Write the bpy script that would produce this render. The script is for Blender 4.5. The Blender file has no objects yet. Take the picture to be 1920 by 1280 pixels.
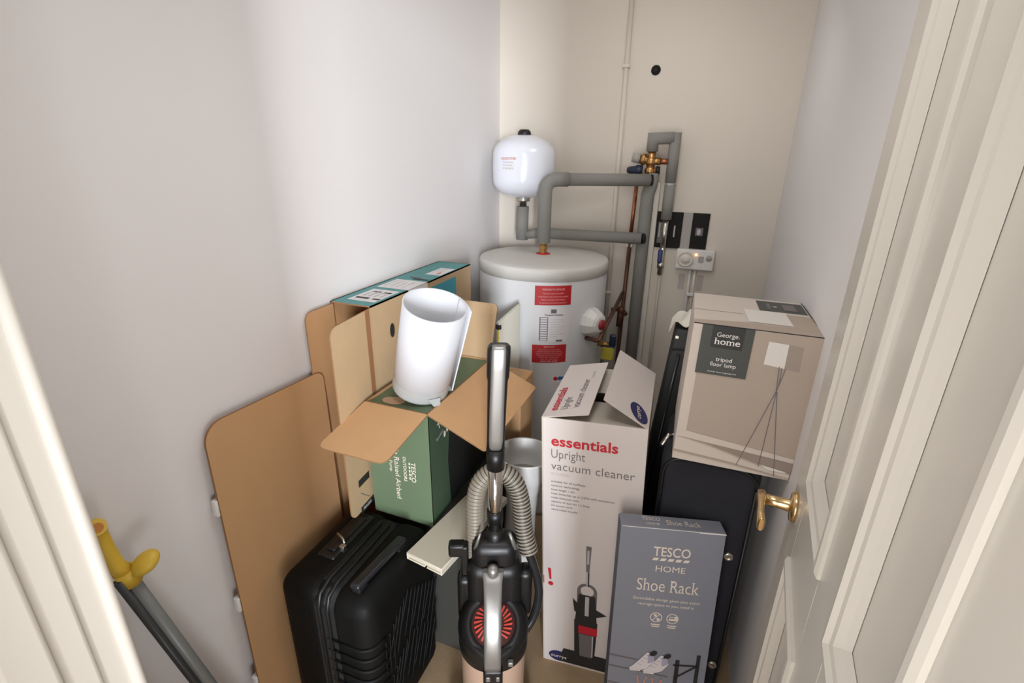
import bpy, bmesh, math, random
from mathutils import Vector as V, Matrix
random.seed(7)
PI = math.pi
sc = bpy.context.scene
COL = sc.collection

# ------------------------------------------------------------------ camera
cam_d = bpy.data.cameras.new('camera'); cam = bpy.data.objects.new('camera', cam_d); COL.objects.link(cam)
cam_d.sensor_fit = 'HORIZONTAL'; cam_d.sensor_width = 36.0; cam_d.lens = 36.0 * 930.0 / 1920.0
cam_d.clip_start = 0.02; cam_d.clip_end = 50
f_px = 930.0
down = V((925 - 960, 3127 - 640, f_px)).normalized(); up = -down
zc = V((0, 0, 1)); fh = (zc - zc.dot(up) * up).normalized(); rh = fh.cross(up)
if rh.x < 0: rh = -rh
ya = math.radians(21)
Yc = math.cos(ya) * fh + math.sin(ya) * rh
Xc = math.cos(ya) * rh - math.sin(ya) * fh
Rm = Matrix((Xc, Yc, up))                     # camera (x right, y down, z ahead) -> world
bx_, by_, bz_ = Rm.col[0], -Rm.col[1], -Rm.col[2]
M = Matrix.Identity(4)
for i in range(3):
    M[i][0] = bx_[i]; M[i][1] = by_[i]; M[i][2] = bz_[i]
M[0][3], M[1][3], M[2][3] = 0.0, 0.0, 1.55
cam.matrix_world = M
sc.camera = cam

# ------------------------------------------------------------------ light and exposure
sc.view_settings.view_transform = 'Standard'; sc.view_settings.look = 'None'
sc.view_settings.gamma = 1.0; sc.view_settings.use_curve_mapping = False
sc.view_settings.exposure = 0.08
w = bpy.data.worlds.new('hallway_ambient'); sc.world = w; w.use_nodes = True
bg = w.node_tree.nodes['Background']; bg.inputs[0].default_value = (1.0, 0.93, 0.86, 1); bg.inputs[1].default_value = 0.1

def area(name, loc, target, size, energy, col):
    d = bpy.data.lights.new(name, 'AREA'); d.shape = 'RECTANGLE'; d.size = size[0]; d.size_y = size[1]
    d.energy = energy; d.color = col
    o = bpy.data.objects.new(name, d); COL.objects.link(o); o.location = loc
    o.rotation_euler = (V(target) - V(loc)).to_track_quat('-Z', 'Y').to_euler()
    return o
area('hall_window', (1.93, -4.0, 1.5), (-.85, 2.0, 1.2), (.55, 1.5), 325, (0.93, 0.98, 1.06))
area('hall_middle_fill', (1.75, -1.9, 1.3), (-.9, 1.0, .8), (1.2, 1.3), 28, (0.98, 0.99, 1.03))  # added fill, softens the seam of light along the left wall
area('hall_side_fill', (1.4, -.75, .80), (-.9, .6, .75), (.8, .8), 16, (0.98, 0.98, 1.02))  # added fill for the near, low part of the left wall
area('door_fill', (-.12, -.30, 1.25), (.16, .12, 1.18), (.3, .5), 4.6, (1.0, 0.99, 1.0))  # unseen fill behind the camera, added to brighten the door near its hinge
area('hall_bounce', (-.2, -1.2, .6), (-.3, 1.5, .6), (1.2, .8), 17, (1.0, 0.98, 0.97))
area('cupboard_ceiling_light', (-.35, 1.45, 2.40), (-.35, 1.45, 0), (.9, 1.2), 1.5, (0.98, 0.99, 1.03))
area('cupboard_fill', (-.25, .62, 2.0), (-.35, .75, 0), (.3, .3), 3.6, (1.0, 0.99, 0.98))  # added fill without a fixture, lifts the middle heights and lower objects
area('back_wall_fill', (-.15, 1.75, 2.05), (-.5, 2.3, .9), (.3, .3), 1.2, (1.0, 1.0, 1.0))  # fill added out of view to lift the back wall

# ------------------------------------------------------------------ materials
def lin(c):
    c = c / 255.0
    return c / 12.92 if c <= 0.04045 else ((c + 0.055) / 1.055) ** 2.4
def rgb(r, g, b): return (lin(r), lin(g), lin(b), 1)
def mat(name, col, rough=0.6, metal=0.0, var=0.0, scale=8.0, bump=0.0, bscale=200.0, coat=0.0, stretch=None, spec=None):
    m = bpy.data.materials.new(name); m.use_nodes = True; nt = m.node_tree; b = nt.nodes['Principled BSDF']
    b.inputs['Roughness'].default_value = rough; b.inputs['Metallic'].default_value = metal
    b.inputs['Base Color'].default_value = col
    if coat: b.inputs['Coat Weight'].default_value = coat
    if spec is not None: b.inputs['Specular IOR Level'].default_value = spec
    if var or bump:
        tc = nt.nodes.new('ShaderNodeTexCoord'); mp = nt.nodes.new('ShaderNodeMapping')
        nt.links.new(tc.outputs['Object'], mp.inputs[0])
        if stretch: mp.inputs['Scale'].default_value = stretch
    if var:
        n = nt.nodes.new('ShaderNodeTexNoise'); n.inputs['Scale'].default_value = scale; n.inputs['Detail'].default_value = 5
        nt.links.new(mp.outputs[0], n.inputs['Vector'])
        mx = nt.nodes.new('ShaderNodeMix'); mx.data_type = 'RGBA'
        mx.inputs[6].default_value = tuple(min(1, c * (1 + var)) for c in col[:3]) + (1,)
        mx.inputs[7].default_value = tuple(c * (1 - var) for c in col[:3]) + (1,)
        nt.links.new(n.outputs['Fac'], mx.inputs[0]); nt.links.new(mx.outputs[2], b.inputs['Base Color'])
    if bump:
        n2 = nt.nodes.new('ShaderNodeTexNoise'); n2.inputs['Scale'].default_value = bscale; n2.inputs['Detail'].default_value = 3
        nt.links.new(mp.outputs[0], n2.inputs['Vector'])
        bp = nt.nodes.new('ShaderNodeBump'); bp.inputs['Strength'].default_value = bump; bp.inputs['Distance'].default_value = 0.002
        nt.links.new(n2.outputs['Fac'], bp.inputs['Height']); nt.links.new(bp.outputs[0], b.inputs['Normal'])
    return m

m_wall = mat('wall_paint', rgb(225, 221, 219), 0.75, var=0.025, scale=2.5, bump=0.12, bscale=60)
m_wallb = mat('wall_paint_warm_light', rgb(222, 213, 200), 0.78, var=0.03, scale=2.0, bump=0.12, bscale=60)  # same paint as the other walls; warm tint stands in for indirect light
m_ceil = mat('ceiling_paint', rgb(232, 228, 222), 0.8, var=0.02, scale=3)
m_floor = mat('carpet_brown', rgb(168, 142, 110), 0.95, var=0.12, scale=30, bump=0.6, bscale=420)
m_gloss = mat('white_gloss_paint', rgb(194, 188, 177), 0.28, var=0.015, scale=4, bump=0.05, bscale=40)
m_card = mat('corrugated_cardboard', rgb(190, 148, 104), 0.85, var=0.07, scale=14, bump=0.1, bscale=260, stretch=(1, 1, .35))
m_card2 = mat('pale_cardboard', rgb(186, 158, 122), 0.85, var=0.07, scale=12, bump=0.1, bscale=260)
m_cardedge = mat('cardboard_edge', rgb(140, 104, 70), 0.9, var=0.2, scale=120)
m_tape = mat('brown_tape', rgb(152, 108, 74), 0.5, var=0.05, scale=10)
m_teal = mat('teal_print', rgb(86, 148, 148), 0.6, var=0.08, scale=20)
m_tealb = mat('bright_teal_print', rgb(40, 150, 168), 0.55, var=0.04, scale=20)
m_label = mat('white_label_paper', rgb(226, 222, 222), 0.6, var=0.02, scale=20)
m_ink = mat('black_ink', rgb(38, 36, 36), 0.6)
m_greyink = mat('grey_ink', rgb(112, 106, 106), 0.6)
m_paleink = mat('pale_ink', rgb(190, 184, 184), 0.6)
m_red = mat('red_ink', rgb(196, 28, 48), 0.55)
m_navyink = mat('navy_ink', rgb(42, 44, 92), 0.5)
m_whiteink = mat('white_ink', rgb(232, 228, 222), 0.6)
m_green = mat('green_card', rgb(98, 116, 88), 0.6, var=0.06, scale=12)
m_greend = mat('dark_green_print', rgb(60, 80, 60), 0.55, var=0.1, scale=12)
m_nightblk = mat('black_print', rgb(22, 24, 24), 0.5, var=0.3, scale=10)
m_whitecard = mat('white_coated_card', rgb(216, 206, 200), 0.5, var=0.03, scale=6)
m_innercard = mat('grey_card_inside', rgb(196, 186, 174), 0.8, var=0.04, scale=10)
m_foam = mat('white_foam_sheet', rgb(208, 209, 213), 0.55, var=0.01, scale=10)
m_clear = mat('clear_polythene', rgb(166, 168, 166), 0.25, var=0.06, scale=40, bump=0.4, bscale=60)
m_black = mat('black_abs_shell', rgb(9, 9, 8), 0.6, var=0.1, scale=20, bump=0.15, bscale=400, spec=.2)
m_blackp = mat('black_plastic', rgb(15, 15, 15), 0.42, bump=0.08, bscale=300)
m_blackg = mat('dark_glossy_plastic', rgb(34, 34, 36), 0.22)
m_navy = mat('navy_canvas', rgb(30, 30, 37), 0.85, var=0.12, scale=20, bump=0.5, bscale=500)
m_blackc = mat('black_canvas', rgb(24, 24, 24), 0.7, var=0.15, scale=20, bump=0.4, bscale=400)
m_blackv = mat('black_vinyl', rgb(34, 36, 34), 0.45, var=0.15, scale=12)
m_zip = mat('brushed_steel', rgb(200, 196, 186), 0.3, metal=1.0)
m_chrome = mat('chrome', rgb(215, 212, 208), 0.12, metal=1.0)
m_silver = mat('silver_plastic', rgb(140, 137, 133), 0.36, metal=0.6)
m_hose = mat('grey_ribbed_hose', rgb(128, 120, 106), 0.4)
m_hosed = mat('hose_groove', rgb(46, 43, 38), 0.5)
m_bin = mat('smoky_clear_bin', rgb(174, 146, 126), 0.25, var=0.06, scale=8)
m_cyc = mat('red_cyclone', rgb(186, 58, 44), 0.4)
m_cycd = mat('dark_red_lens', rgb(62, 32, 30), 0.2)
m_enamel = mat('white_enamel', rgb(228, 230, 238), 0.18, coat=0.4)
m_tank = mat('tank_white_coat', rgb(222, 222, 222), 0.4, var=0.015, scale=5)
m_tanktop = mat('tank_top_coat', rgb(206, 203, 196), 0.5, var=0.03, scale=5)
m_insul = mat('grey_pipe_insulation', rgb(136, 134, 128), 0.8, var=0.06, scale=30, bump=0.2, bscale=200)
m_insuld = mat('insulation_bore', rgb(30, 28, 26), 0.9)
m_copper = mat('copper', rgb(176, 112, 82), 0.35, metal=0.9, var=0.2, scale=25)
m_copperd = mat('tarnished_copper', rgb(112, 78, 62), 0.5, metal=0.6, var=0.3, scale=25)
m_brass = mat('brass', rgb(190, 146, 92), 0.32, metal=0.9, var=0.1, scale=40)
m_gold = mat('polished_brass', rgb(214, 184, 134), 0.22, metal=1.0)
m_redlab = mat('red_label', rgb(184, 36, 40), 0.5)
m_pinkink = mat('pink_white_ink', rgb(230, 170, 166), 0.6)
m_whitep = mat('white_plastic', rgb(224, 222, 218), 0.4)
m_creamp = mat('cream_plastic', rgb(222, 215, 202), 0.45)
m_bluep = mat('dark_blue_plastic', rgb(30, 42, 62), 0.35)
m_blueh = mat('blue_tap_lever', rgb(36, 48, 104), 0.35)
m_bluei = mat('blue_ink', rgb(60, 110, 160), 0.5)
m_redknob = mat('red_knob', rgb(150, 40, 48), 0.4)
m_yellow = mat('yellow_plastic', rgb(216, 180, 62), 0.4, var=0.05, scale=20)
m_yelloww = mat('yellow_warning', rgb(206, 190, 74), 0.5, var=0.12, scale=60)
m_orange = mat('orange_bore', rgb(190, 120, 40), 0.5)
m_pole = mat('grey_coated_pole', rgb(128, 130, 128), 0.4, metal=0.2)
m_poled = mat('dark_grey_pole', rgb(62, 64, 64), 0.4, metal=0.3)
m_plank = mat('offwhite_pvc', rgb(206, 198, 180), 0.45, var=0.03, scale=14)
m_dgrey = mat('dark_grey_plastic', rgb(58, 57, 52), 0.7, var=0.08, scale=10)
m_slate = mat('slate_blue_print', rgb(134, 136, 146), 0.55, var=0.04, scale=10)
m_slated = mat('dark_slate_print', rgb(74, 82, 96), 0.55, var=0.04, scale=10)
m_cream = mat('cream_ink', rgb(234, 220, 206), 0.6)
m_taupe = mat('taupe_print', rgb(174, 158, 143), 0.55, var=0.03, scale=8)
m_taupel = mat('pale_taupe_print', rgb(206, 194, 182), 0.55, var=0.03, scale=8)
m_taupem = mat('mid_taupe_print', rgb(150, 134, 122), 0.55, var=0.05, scale=20)
m_char = mat('charcoal_print', rgb(68, 70, 66), 0.55, var=0.04, scale=10)
m_charb = mat('black_box_print', rgb(40, 40, 38), 0.55)
m_shade = mat('lampshade_print', rgb(222, 216, 208), 0.55)
m_shaded = mat('lampshade_grey_print', rgb(158, 144, 132), 0.55)
m_shoe1 = mat('shoe_white_print', rgb(222, 214, 214), 0.55)
m_shoe2 = mat('shoe_lilac_print', rgb(172, 168, 186), 0.55)
m_coral = mat('coral_print', rgb(206, 142, 122), 0.55)
m_wood = mat('dark_stained_wood', rgb(120, 96, 72), 0.7, var=0.15, scale=20, stretch=(1, 1, .1))
m_board = mat('grey_white_laminate', rgb(198, 194, 180), 0.5, var=0.05, scale=8)
m_film = mat('white_polythene_film', rgb(220, 214, 202), 0.4, var=0.04, scale=20)
m_panelk = mat('black_panel', rgb(30, 28, 26), 0.6, spec=.2)
m_greym = mat('grey_strip', rgb(168, 162, 156), 0.5)
m_hole = mat('hole_black', rgb(30, 26, 24), 0.9)
m_tabbrown = mat('torn_card_tab', rgb(190, 160, 132), 0.8)
m_led = bpy.data.materials.new('orange_neon'); m_led.use_nodes = True
_b = m_led.node_tree.nodes['Principled BSDF']; _b.inputs['Emission Color'].default_value = (1, .35, .12, 1); _b.inputs['Emission Strength'].default_value = 4; _b.inputs['Base Color'].default_value = (1, .4, .2, 1)

# ------------------------------------------------------------------ mesh helpers
class MB:
    """collects shapes in world coordinates; faces carry material slots"""
    def __init__(s): s.bm = bmesh.new(); s.mats = []; s.cur = 0
    def use(s, m):
        if m not in s.mats: s.mats.append(m)
        s.cur = s.mats.index(m); return s
    def _done(s, faces, smooth=False):
        for f in faces:
            f.material_index = s.cur; f.smooth = smooth
    def poly(s, pts, smooth=False):
        f = s.bm.faces.new([s.bm.verts.new(p) for p in pts]); s._done([f], smooth); return f
    def hexa(s, p, bevel=0, seg=2):
        """p: 8 points, bottom 4 (ccw seen from above) then top 4"""
        v = [s.bm.verts.new(q) for q in p]
        fs = [s.bm.faces.new([v[i] for i in ix]) for ix in ((3, 2, 1, 0), (4, 5, 6, 7), (0, 1, 5, 4), (1, 2, 6, 5), (2, 3, 7, 6), (3, 0, 4, 7))]
        s._done(fs)
        if bevel:
            es = list({e for f in fs for e in f.edges})
            r = bmesh.ops.bevel(s.bm, geom=es, offset=bevel, segments=seg, profile=0.5, affect='EDGES')
            s._done(r['faces'], True)
            for f in fs:
                if f.is_valid: f.material_index = s.cur
        return s
    def box(s, x0, x1, y0, y1, z0, z1, bevel=0, seg=2, mtx=None):
        p = [V(q) for q in ((x0, y0, z0), (x1, y0, z0), (x1, y1, z0), (x0, y1, z0), (x0, y0, z1), (x1, y0, z1), (x1, y1, z1), (x0, y1, z1))]
        if mtx: p = [mtx @ q for q in p]
        return s.hexa(p, bevel, seg)
    def prism(s, pts, vec, side=None, back=None):
        """outline pts extruded by vec; material current on the front, back/side optional"""
        vec = V(vec); a = [s.bm.verts.new(p) for p in pts]; b = [s.bm.verts.new(V(p) + vec) for p in pts]
        c = s.cur; f = s.bm.faces.new(a); s._done([f])
        if back: s.use(back)
        s._done([s.bm.faces.new(list(reversed(b)))]); s.cur = c
        if side: s.use(side)
        n = len(pts)
        s._done([s.bm.faces.new((a[(i + 1) % n], a[i], b[i], b[(i + 1) % n])) for i in range(n)])
        s.cur = c; return s
    def tube(s, pts, r, seg=14, cap=True, smooth=True, stripes=None):
        pts = [V(p) for p in pts]; n = len(pts); rs = r if isinstance(r, (list, tuple)) else [r] * n
        rings = []; prevu = None
        for i, p in enumerate(pts):
            t = (pts[min(i + 1, n - 1)] - pts[max(i - 1, 0)])
            if 0 < i < n - 1:
                d1 = (pts[i] - pts[i - 1]).normalized(); d2 = (pts[i + 1] - pts[i]).normalized(); t = d1 + d2
                k = 1 / max(.35, math.cos(d1.angle(d2) / 2)); mit = (d2 - d1)
            else: k = 1; mit = V((0, 0, 0))
            t.normalize()
            if prevu is None:
                a = V((0, 0, 1)) if abs(t.z) < .9 else V((1, 0, 0)); u = t.cross(a).normalized()
            else:
                u = (prevu - t * prevu.dot(t)).normalized()
            prevu = u; w_ = t.cross(u)
            ring = []
            mn = mit.normalized() if mit.length > 1e-6 else None
            for j in range(seg):
                th = 2 * PI * j / seg; q = u * math.cos(th) + w_ * math.sin(th)
                if mn is not None: q = q + mn * q.dot(mn) * (k - 1)
                ring.append(s.bm.verts.new(p + q * rs[i]))
            rings.append(ring)
        c = s.cur
        for i in range(n - 1):
            if stripes: s.use(stripes[i % len(stripes)])
            s._done([s.bm.faces.new((rings[i][j], rings[i][(j + 1) % seg], rings[i + 1][(j + 1) % seg], rings[i + 1][j])) for j in range(seg)], smooth)
        s.cur = c
        if cap:
            s._done([s.bm.faces.new(list(reversed(rings[0]))), s.bm.faces.new(rings[-1])])
        return s
    def lathe(s, prof, o=(0, 0, 0), axis=(0, 0, 1), seg=40, smooth=True, mats=None, flat=(), sx=1, sy=1, xdir=None):
        """prof: (r, h) pairs along axis from o"""
        o = V(o); t = V(axis).normalized()
        if xdir: u = (V(xdir) - t * V(xdir).dot(t)).normalized()
        else:
            a = V((1, 0, 0)) if abs(t.x) < .9 else V((0, 1, 0)); u = (a - t * a.dot(t)).normalized()
        w_ = t.cross(u); rings = []
        for r, h in prof:
            if r < 1e-6: rings.append([s.bm.verts.new(o + t * h)])
            else: rings.append([s.bm.verts.new(o + t * h + (u * math.cos(2 * PI * j / seg) * sx + w_ * math.sin(2 * PI * j / seg) * sy) * r) for j in range(seg)])
        for i in range(len(prof) - 1):
            A, B = rings[i], rings[i + 1]; c = s.cur
            if mats and mats[i]: s.use(mats[i])
            fs = []
            for j in range(seg):
                k = (j + 1) % seg
                if len(A) == 1 and len(B) == 1: continue
                if len(A) == 1: fs.append(s.bm.faces.new((A[0], B[k], B[j])))
                elif len(B) == 1: fs.append(s.bm.faces.new((A[j], A[k], B[0])))
                else: fs.append(s.bm.faces.new((A[j], A[k], B[k], B[j])))
            s._done(fs, smooth and i not in flat); s.cur = c
        return s
    def ball(s, c, r, sx=1, sy=1, sz=1, axis=(0, 0, 1), n=10):
        return s.lathe([(max(0, r * math.sin(PI * i / n)), -r * sz * math.cos(PI * i / n)) for i in range(n + 1)], c, axis, 20, sx=sx, sy=sy)
    def sheet(s, h1, h2, v, t, r, front, back, edge, nseg=5, flip=False, bend=None):
        """flap hinged on h1-h2, free edge h1+v h2+v with rounded corners, thickness t"""
        h1, h2, v = V(h1), V(h2), V(v); e = (h2 - h1).normalized(); q = v.normalized(); L = v.length; W = (h2 - h1).length
        out = [h1, h2]
        def arc(cx, cy, a0, a1):
            return [h1 + e * (cx + r * math.cos(a0 + (a1 - a0) * i / nseg)) + q * (cy + r * math.sin(a0 + (a1 - a0) * i / nseg)) for i in range(nseg + 1)]
        out += arc(W - r, L - r, 0, PI / 2) + arc(r, L - r, PI / 2, PI)
        n = e.cross(q).normalized() * t
        if flip: n = -n
        s.use(front); s.prism(out, -n, side=edge, back=back); return s

def make_obj(name, mb, parent=None, origin=None, m=None, fix=True):
    bm = mb.bm if isinstance(mb, MB) else mb
    if parent is not None and origin is None: origin = V(parent['_o'])
    if origin is None: origin = V((0, 0, 0))
    if fix: bmesh.ops.recalc_face_normals(bm, faces=bm.faces)
    bmesh.ops.translate(bm, verts=bm.verts, vec=-V(origin))
    me = bpy.data.meshes.new(name); bm.to_mesh(me); bm.free()
    for mm in (mb.mats or [m]): me.materials.append(mm)
    o = bpy.data.objects.new(name, me); COL.objects.link(o)
    if parent is not None:
        o.parent = parent; o.location = V(origin) - V(parent['_o'])
    else: o.location = origin
    o['_o'] = tuple(origin)
    return o
THINGS = []
def tag(o, label, cat, group=None):
    o['label'] = label; o['category'] = cat
    if group: o['group'] = group
    return o
def thing(name, loc, label, cat, group=None):
    o = bpy.data.objects.new(name, None); COL.objects.link(o); o.location = loc; o.empty_display_size = .05
    o['_o'] = tuple(loc); return tag(o, label, cat, group)
def part(name, mb, parent, label=None):
    o = make_obj(name, mb, parent)
    if label: o['label'] = label
    return o
def struct(name, mb, parent=None):
    o = make_obj(name, mb, parent)
    if parent is None: o['kind'] = 'structure'
    return o

# ------------------------------------------------------------------ printing on faces
_tc = {}
def glyphs(txt, bold=0.0, serif=False):
    k = (txt, bold, serif)
    if k in _tc: return _tc[k]
    cu = bpy.data.curves.new('t', 'FONT'); cu.body = txt; cu.size = 1; cu.offset = bold; cu.resolution_u = 3; cu.fill_mode = 'FRONT'
    o = bpy.data.objects.new('t', cu); COL.objects.link(o)
    dg = bpy.context.evaluated_depsgraph_get(); me = bpy.data.meshes.new_from_object(o.evaluated_get(dg))
    vs = [v.co.copy() for v in me.vertices]; ps = [list(p.vertices) for p in me.polygons]
    bpy.data.objects.remove(o); bpy.data.curves.remove(cu); bpy.data.meshes.remove(me)
    if serif:                                              # slab feet on every stem end
        cnt = {}
        for p_ in ps:
            for i_ in range(len(p_)):
                e_ = tuple(sorted((p_[i_], p_[i_ - 1]))); cnt[e_] = cnt.get(e_, 0) + 1
        tops = [max(v.y for v in vs)]
        for (i_, j_), n_ in cnt.items():
            a_, c_ = vs[i_], vs[j_]
            if n_ != 1 or abs(a_.y - c_.y) > .004 or not .03 < abs(a_.x - c_.x) < .2: continue
            lo_, hi_ = min(a_.x, c_.x), max(a_.x, c_.x)
            if abs(a_.y) < .03: y0_, y1_ = a_.y, a_.y + .035
            elif a_.y > .45: y0_, y1_ = a_.y - .035, a_.y
            else: continue
            b0 = len(vs); vs += [V((lo_ - .055, y0_, 0)), V((hi_ + .055, y0_, 0)), V((hi_ + .055, y1_, 0)), V((lo_ - .055, y1_, 0))]; ps.append([b0, b0 + 1, b0 + 2, b0 + 3])
    xs = [v.x for v in vs] or [0]; _tc[k] = (vs, ps, min(xs), max(xs)); return _tc[k]
class Print:
    """flat print on a face; u to the right, v downwards, metres from the top left corner"""
    def __init__(s, TL, TR, BR, BL, fn=None, W=None, H=None):
        s.mb = MB(); s.fn = fn
        if fn is None:
            s.c = [V(p) for p in (TL, TR, BR, BL)]; TL, TR, BR, BL = s.c
            s.W = ((TR - TL).length + (BR - BL).length) / 2; s.H = ((BL - TL).length + (BR - TR).length) / 2
            s.n = (BL - TL).cross(TR - TL).normalized()
        else: s.W, s.H = W, H
    def at(s, u, v, lay=1):
        if s.fn: return s.fn(u, v, lay * .0005)
        a, b = u / s.W, v / s.H; TL, TR, BR, BL = s.c
        return (TL * (1 - a) + TR * a) * (1 - b) + (BL * (1 - a) + BR * a) * b + s.n * lay * .0005
    def poly(s, m, pts, lay=1): s.mb.use(m).poly([s.at(u, v, lay) for u, v in pts]); return s
    def rect(s, m, u0, v0, u1, v1, lay=1, n=1):
        for i in range(n):
            a, b = u0 + (u1 - u0) * i / n, u0 + (u1 - u0) * (i + 1) / n
            s.poly(m, [(a, v0), (a, v1), (b, v1), (b, v0)], lay)
        return s
    def line(s, m, u0, v0, u1, v1, wd, lay=1):
        d = math.hypot(u1 - u0, v1 - v0); nx, ny = -(v1 - v0) / d * wd / 2, (u1 - u0) / d * wd / 2
        return s.poly(m, [(u0 + nx, v0 + ny), (u1 + nx, v1 + ny), (u1 - nx, v1 - ny), (u0 - nx, v0 - ny)], lay)
    def disc(s, m, u, v, ru, rv=None, lay=1, a=0, n=28):
        rv = rv or ru; ca, sa = math.cos(a), math.sin(a)
        return s.poly(m, [(u + ru * math.cos(2 * PI * i / n) * ca - rv * math.sin(2 * PI * i / n) * sa, v + ru * math.cos(2 * PI * i / n) * sa + rv * math.sin(2 * PI * i / n) * ca) for i in range(n)], lay)
    def ring(s, m, u, v, r, wd, lay=1, n=24):
        for i in range(n):
            a, b = 2 * PI * i / n, 2 * PI * (i + 1) / n
            s.poly(m, [(u + math.cos(a) * r, v + math.sin(a) * r), (u + math.cos(b) * r, v + math.sin(b) * r), (u + math.cos(b) * (r - wd), v + math.sin(b) * (r - wd)), (u + math.cos(a) * (r - wd), v + math.sin(a) * (r - wd))], lay)
        return s
    def text(s, m, txt, u, v, h, width=None, al='l', rot=0, bold=0.0, lay=2, shear=0, serif=False):
        """h = cap height, (u,v) = baseline start; width stretches to fit; rot in degrees clockwise"""
        vs, ps, x0, x1 = glyphs(txt, bold, serif); k = h / 0.69; kx = width / (x1 - x0) if width else k
        wd = (x1 - x0) * kx; off = {'l': 0, 'c': -wd / 2, 'r': -wd}[al]; ca, sa = math.cos(math.radians(rot)), math.sin(math.radians(rot))
        s.mb.use(m); bv = []
        for q in vs:
            x = (q.x - x0) * kx + off + shear * q.y * k; y = -q.y * k
            bv.append(s.mb.bm.verts.new(s.at(u + x * ca - y * sa, v + x * sa + y * ca, lay)))
        for p in ps:
            try: f = s.mb.bm.faces.new([bv[i] for i in p]); f.material_index = s.mb.cur
            except ValueError: pass
        return s
    def lines(s, m, u, v, widths, dv, h, lay=2):
        """rows of tiny unreadable print as broken dashes"""
        for i, wd in enumerate(widths):
            x = 0
            while x < wd - h:
                L = min(random.uniform(2, 6) * h, wd - x); s.rect(m, u + x, v + i * dv, u + x + L, v + i * dv + h, lay); x += L + h * .9
        return s
    def done(s, name, parent, label=None):
        o = make_obj(name, s.mb, parent, fix=False)
        if label: o['label'] = label
        return o

XL, XR, YB, ZC = -0.983, 0.262, 2.36, 2.42
YF0, YF1 = 0.05, 0.19                                    # front wall with the doorway
# ================================================================== the room
b = MB().use(m_floor); b.box(-2.2, 1.8, -1.8, YB + .1, -.05, 0); struct('floor', b)
b = MB().use(m_ceil); b.box(XL - .1, XR + .1, YF0, YB + .1, ZC, ZC + .08); struct('ceiling', b)
b = MB().use(m_wall); b.box(XL - .1, XL, YF0, YB + .1, 0, ZC); struct('wall_left', b)
b = MB().use(m_wallb); b.box(XL, XR, YB, YB + .1, 0, ZC); struct('wall_back', b)
b = MB().use(m_wall); b.box(XR, XR + .1, YF0, YB + .1, 0, ZC); struct('wall_right', b)
DL, DR = -0.535, 0.172
b = MB().use(m_wall); b.box(-1.5, -.222, -.36, -.30, 0, ZC); struct('wall_light_blocker', b)  # added out of view to keep the key light off the door post
b = MB().use(m_wall); b.box(XL, DL, YF0, YF1, 0, ZC); b.box(DR, XR, YF0, YF1, 0, ZC); b.box(DL, DR, YF0, YF1, 2.04, ZC); struct('wall_front', b)
# door lining, left side (the blurred white post in the foreground) and head
b = MB().use(m_gloss)
b.box(DL, DL + .022, YF0 - .02, YF1 + .02, 0, 2.04, .003)
b.box(DL + .018, DL + .034, .115, .152, 0, 2.04, .005, 3)
b.box(DL + .018, DL + .027, .150, .180, 0, 2.04, .004, 3)
b.tube([(DL + .024, YF1 + .017, 0), (DL + .024, YF1 + .017, 2.04)], .0065, 12)
b.box(DL - .062, DL + .004, YF1, YF1 + .016, 0, 2.09, .005, 3)
struct('trim_1', b)
b = MB().use(m_gloss); b.box(DL, DR, YF0 - .02, YF1 + .02, 2.02, 2.045, .003); struct('trim_2', b)

# ================================================================== open panelled door
HX, HY, EX, EY = 0.150, 0.19, 0.2095, 0.870
dl = math.hypot(EX - HX, EY - HY); du = V((HX - EX, HY - EY, 0)) / dl; dn = V((du.y, -du.x, 0))   # du: from free edge to hinge; dn into the door thickness
if dn.x < 0: dn = -dn
def D(s, d, z): return V((EX, EY, 0)) + du * s + dn * d + V((0, 0, z))
panels = [(.118, .312, 1.088, 1.885), (.412, .586, 1.088, 1.885), (.118, .312, .17, .942), (.412, .586, .17, .942)]
b = MB().use(m_gloss)
def slab(s0, s1, z0, z1, d0=0, d1=.038, bev=.0015):
    b.hexa([D(s0, d0, z0), D(s1, d0, z0), D(s1, d1, z0), D(s0, d1, z0), D(s0, d0, z1), D(s1, d0, z1), D(s1, d1, z1), D(s0, d1, z1)], bev, 1)
slab(0, .118, .006, 2.0); slab(.586, dl, .006, 2.0); slab(.312, .412, .006, 2.0)
for z0, z1 in ((.006, .17), (.942, 1.088), (1.885, 2.0)): slab(.118, .312, z0, z1); slab(.412, .586, z0, z1)
for s0, s1, z0, z1 in panels: slab(s0, s1, z0, z1, .011, .027, 0)
door = struct('door_1', b); door['label'] = 'white panelled door open against the right wall'
for s0, s1, z0, z1 in panels:
    b = MB().use(m_gloss)
    prof = [(0, -.004), (.005, -.0075), (.012, -.008), (.016, -.003), (.022, -.0015), (.028, .005), (.034, .0105)]
    rings = []
    for i, (q, d) in enumerate(prof):
        rings.append([b.bm.verts.new(D(a, d, z)) for a, z in ((s0 - .004 + q, z0 - .004 + q), (s1 + .004 - q, z0 - .004 + q), (s1 + .004 - q, z1 + .004 - q), (s0 - .004 + q, z1 + .004 - q))])
    outer = [b.bm.verts.new(D(a, .0005, z)) for a, z in ((s0 - .004, z0 - .004), (s1 + .004, z0 - .004), (s1 + .004, z1 + .004), (s0 - .004, z1 + .004))]
    rings.insert(0, outer)
    for A, B_ in zip(rings, rings[1:]):
        b._done([b.bm.faces.new((A[i], A[(i + 1) % 4], B_[(i + 1) % 4], B_[i])) for i in range(4)])
    make_obj('panel_moulding', b, door)
b = MB().use(m_gold)
b.lathe([(0, 0), (.026, 0), (.026, .004), (.0235, .008), (.012, .009), (.0105, .012), (.0095, .03), (.0095, .05), (0, .05)], D(.052, 0, 1.0), -dn, 36)
hnd = make_obj('door_handle', b, door)
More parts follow.
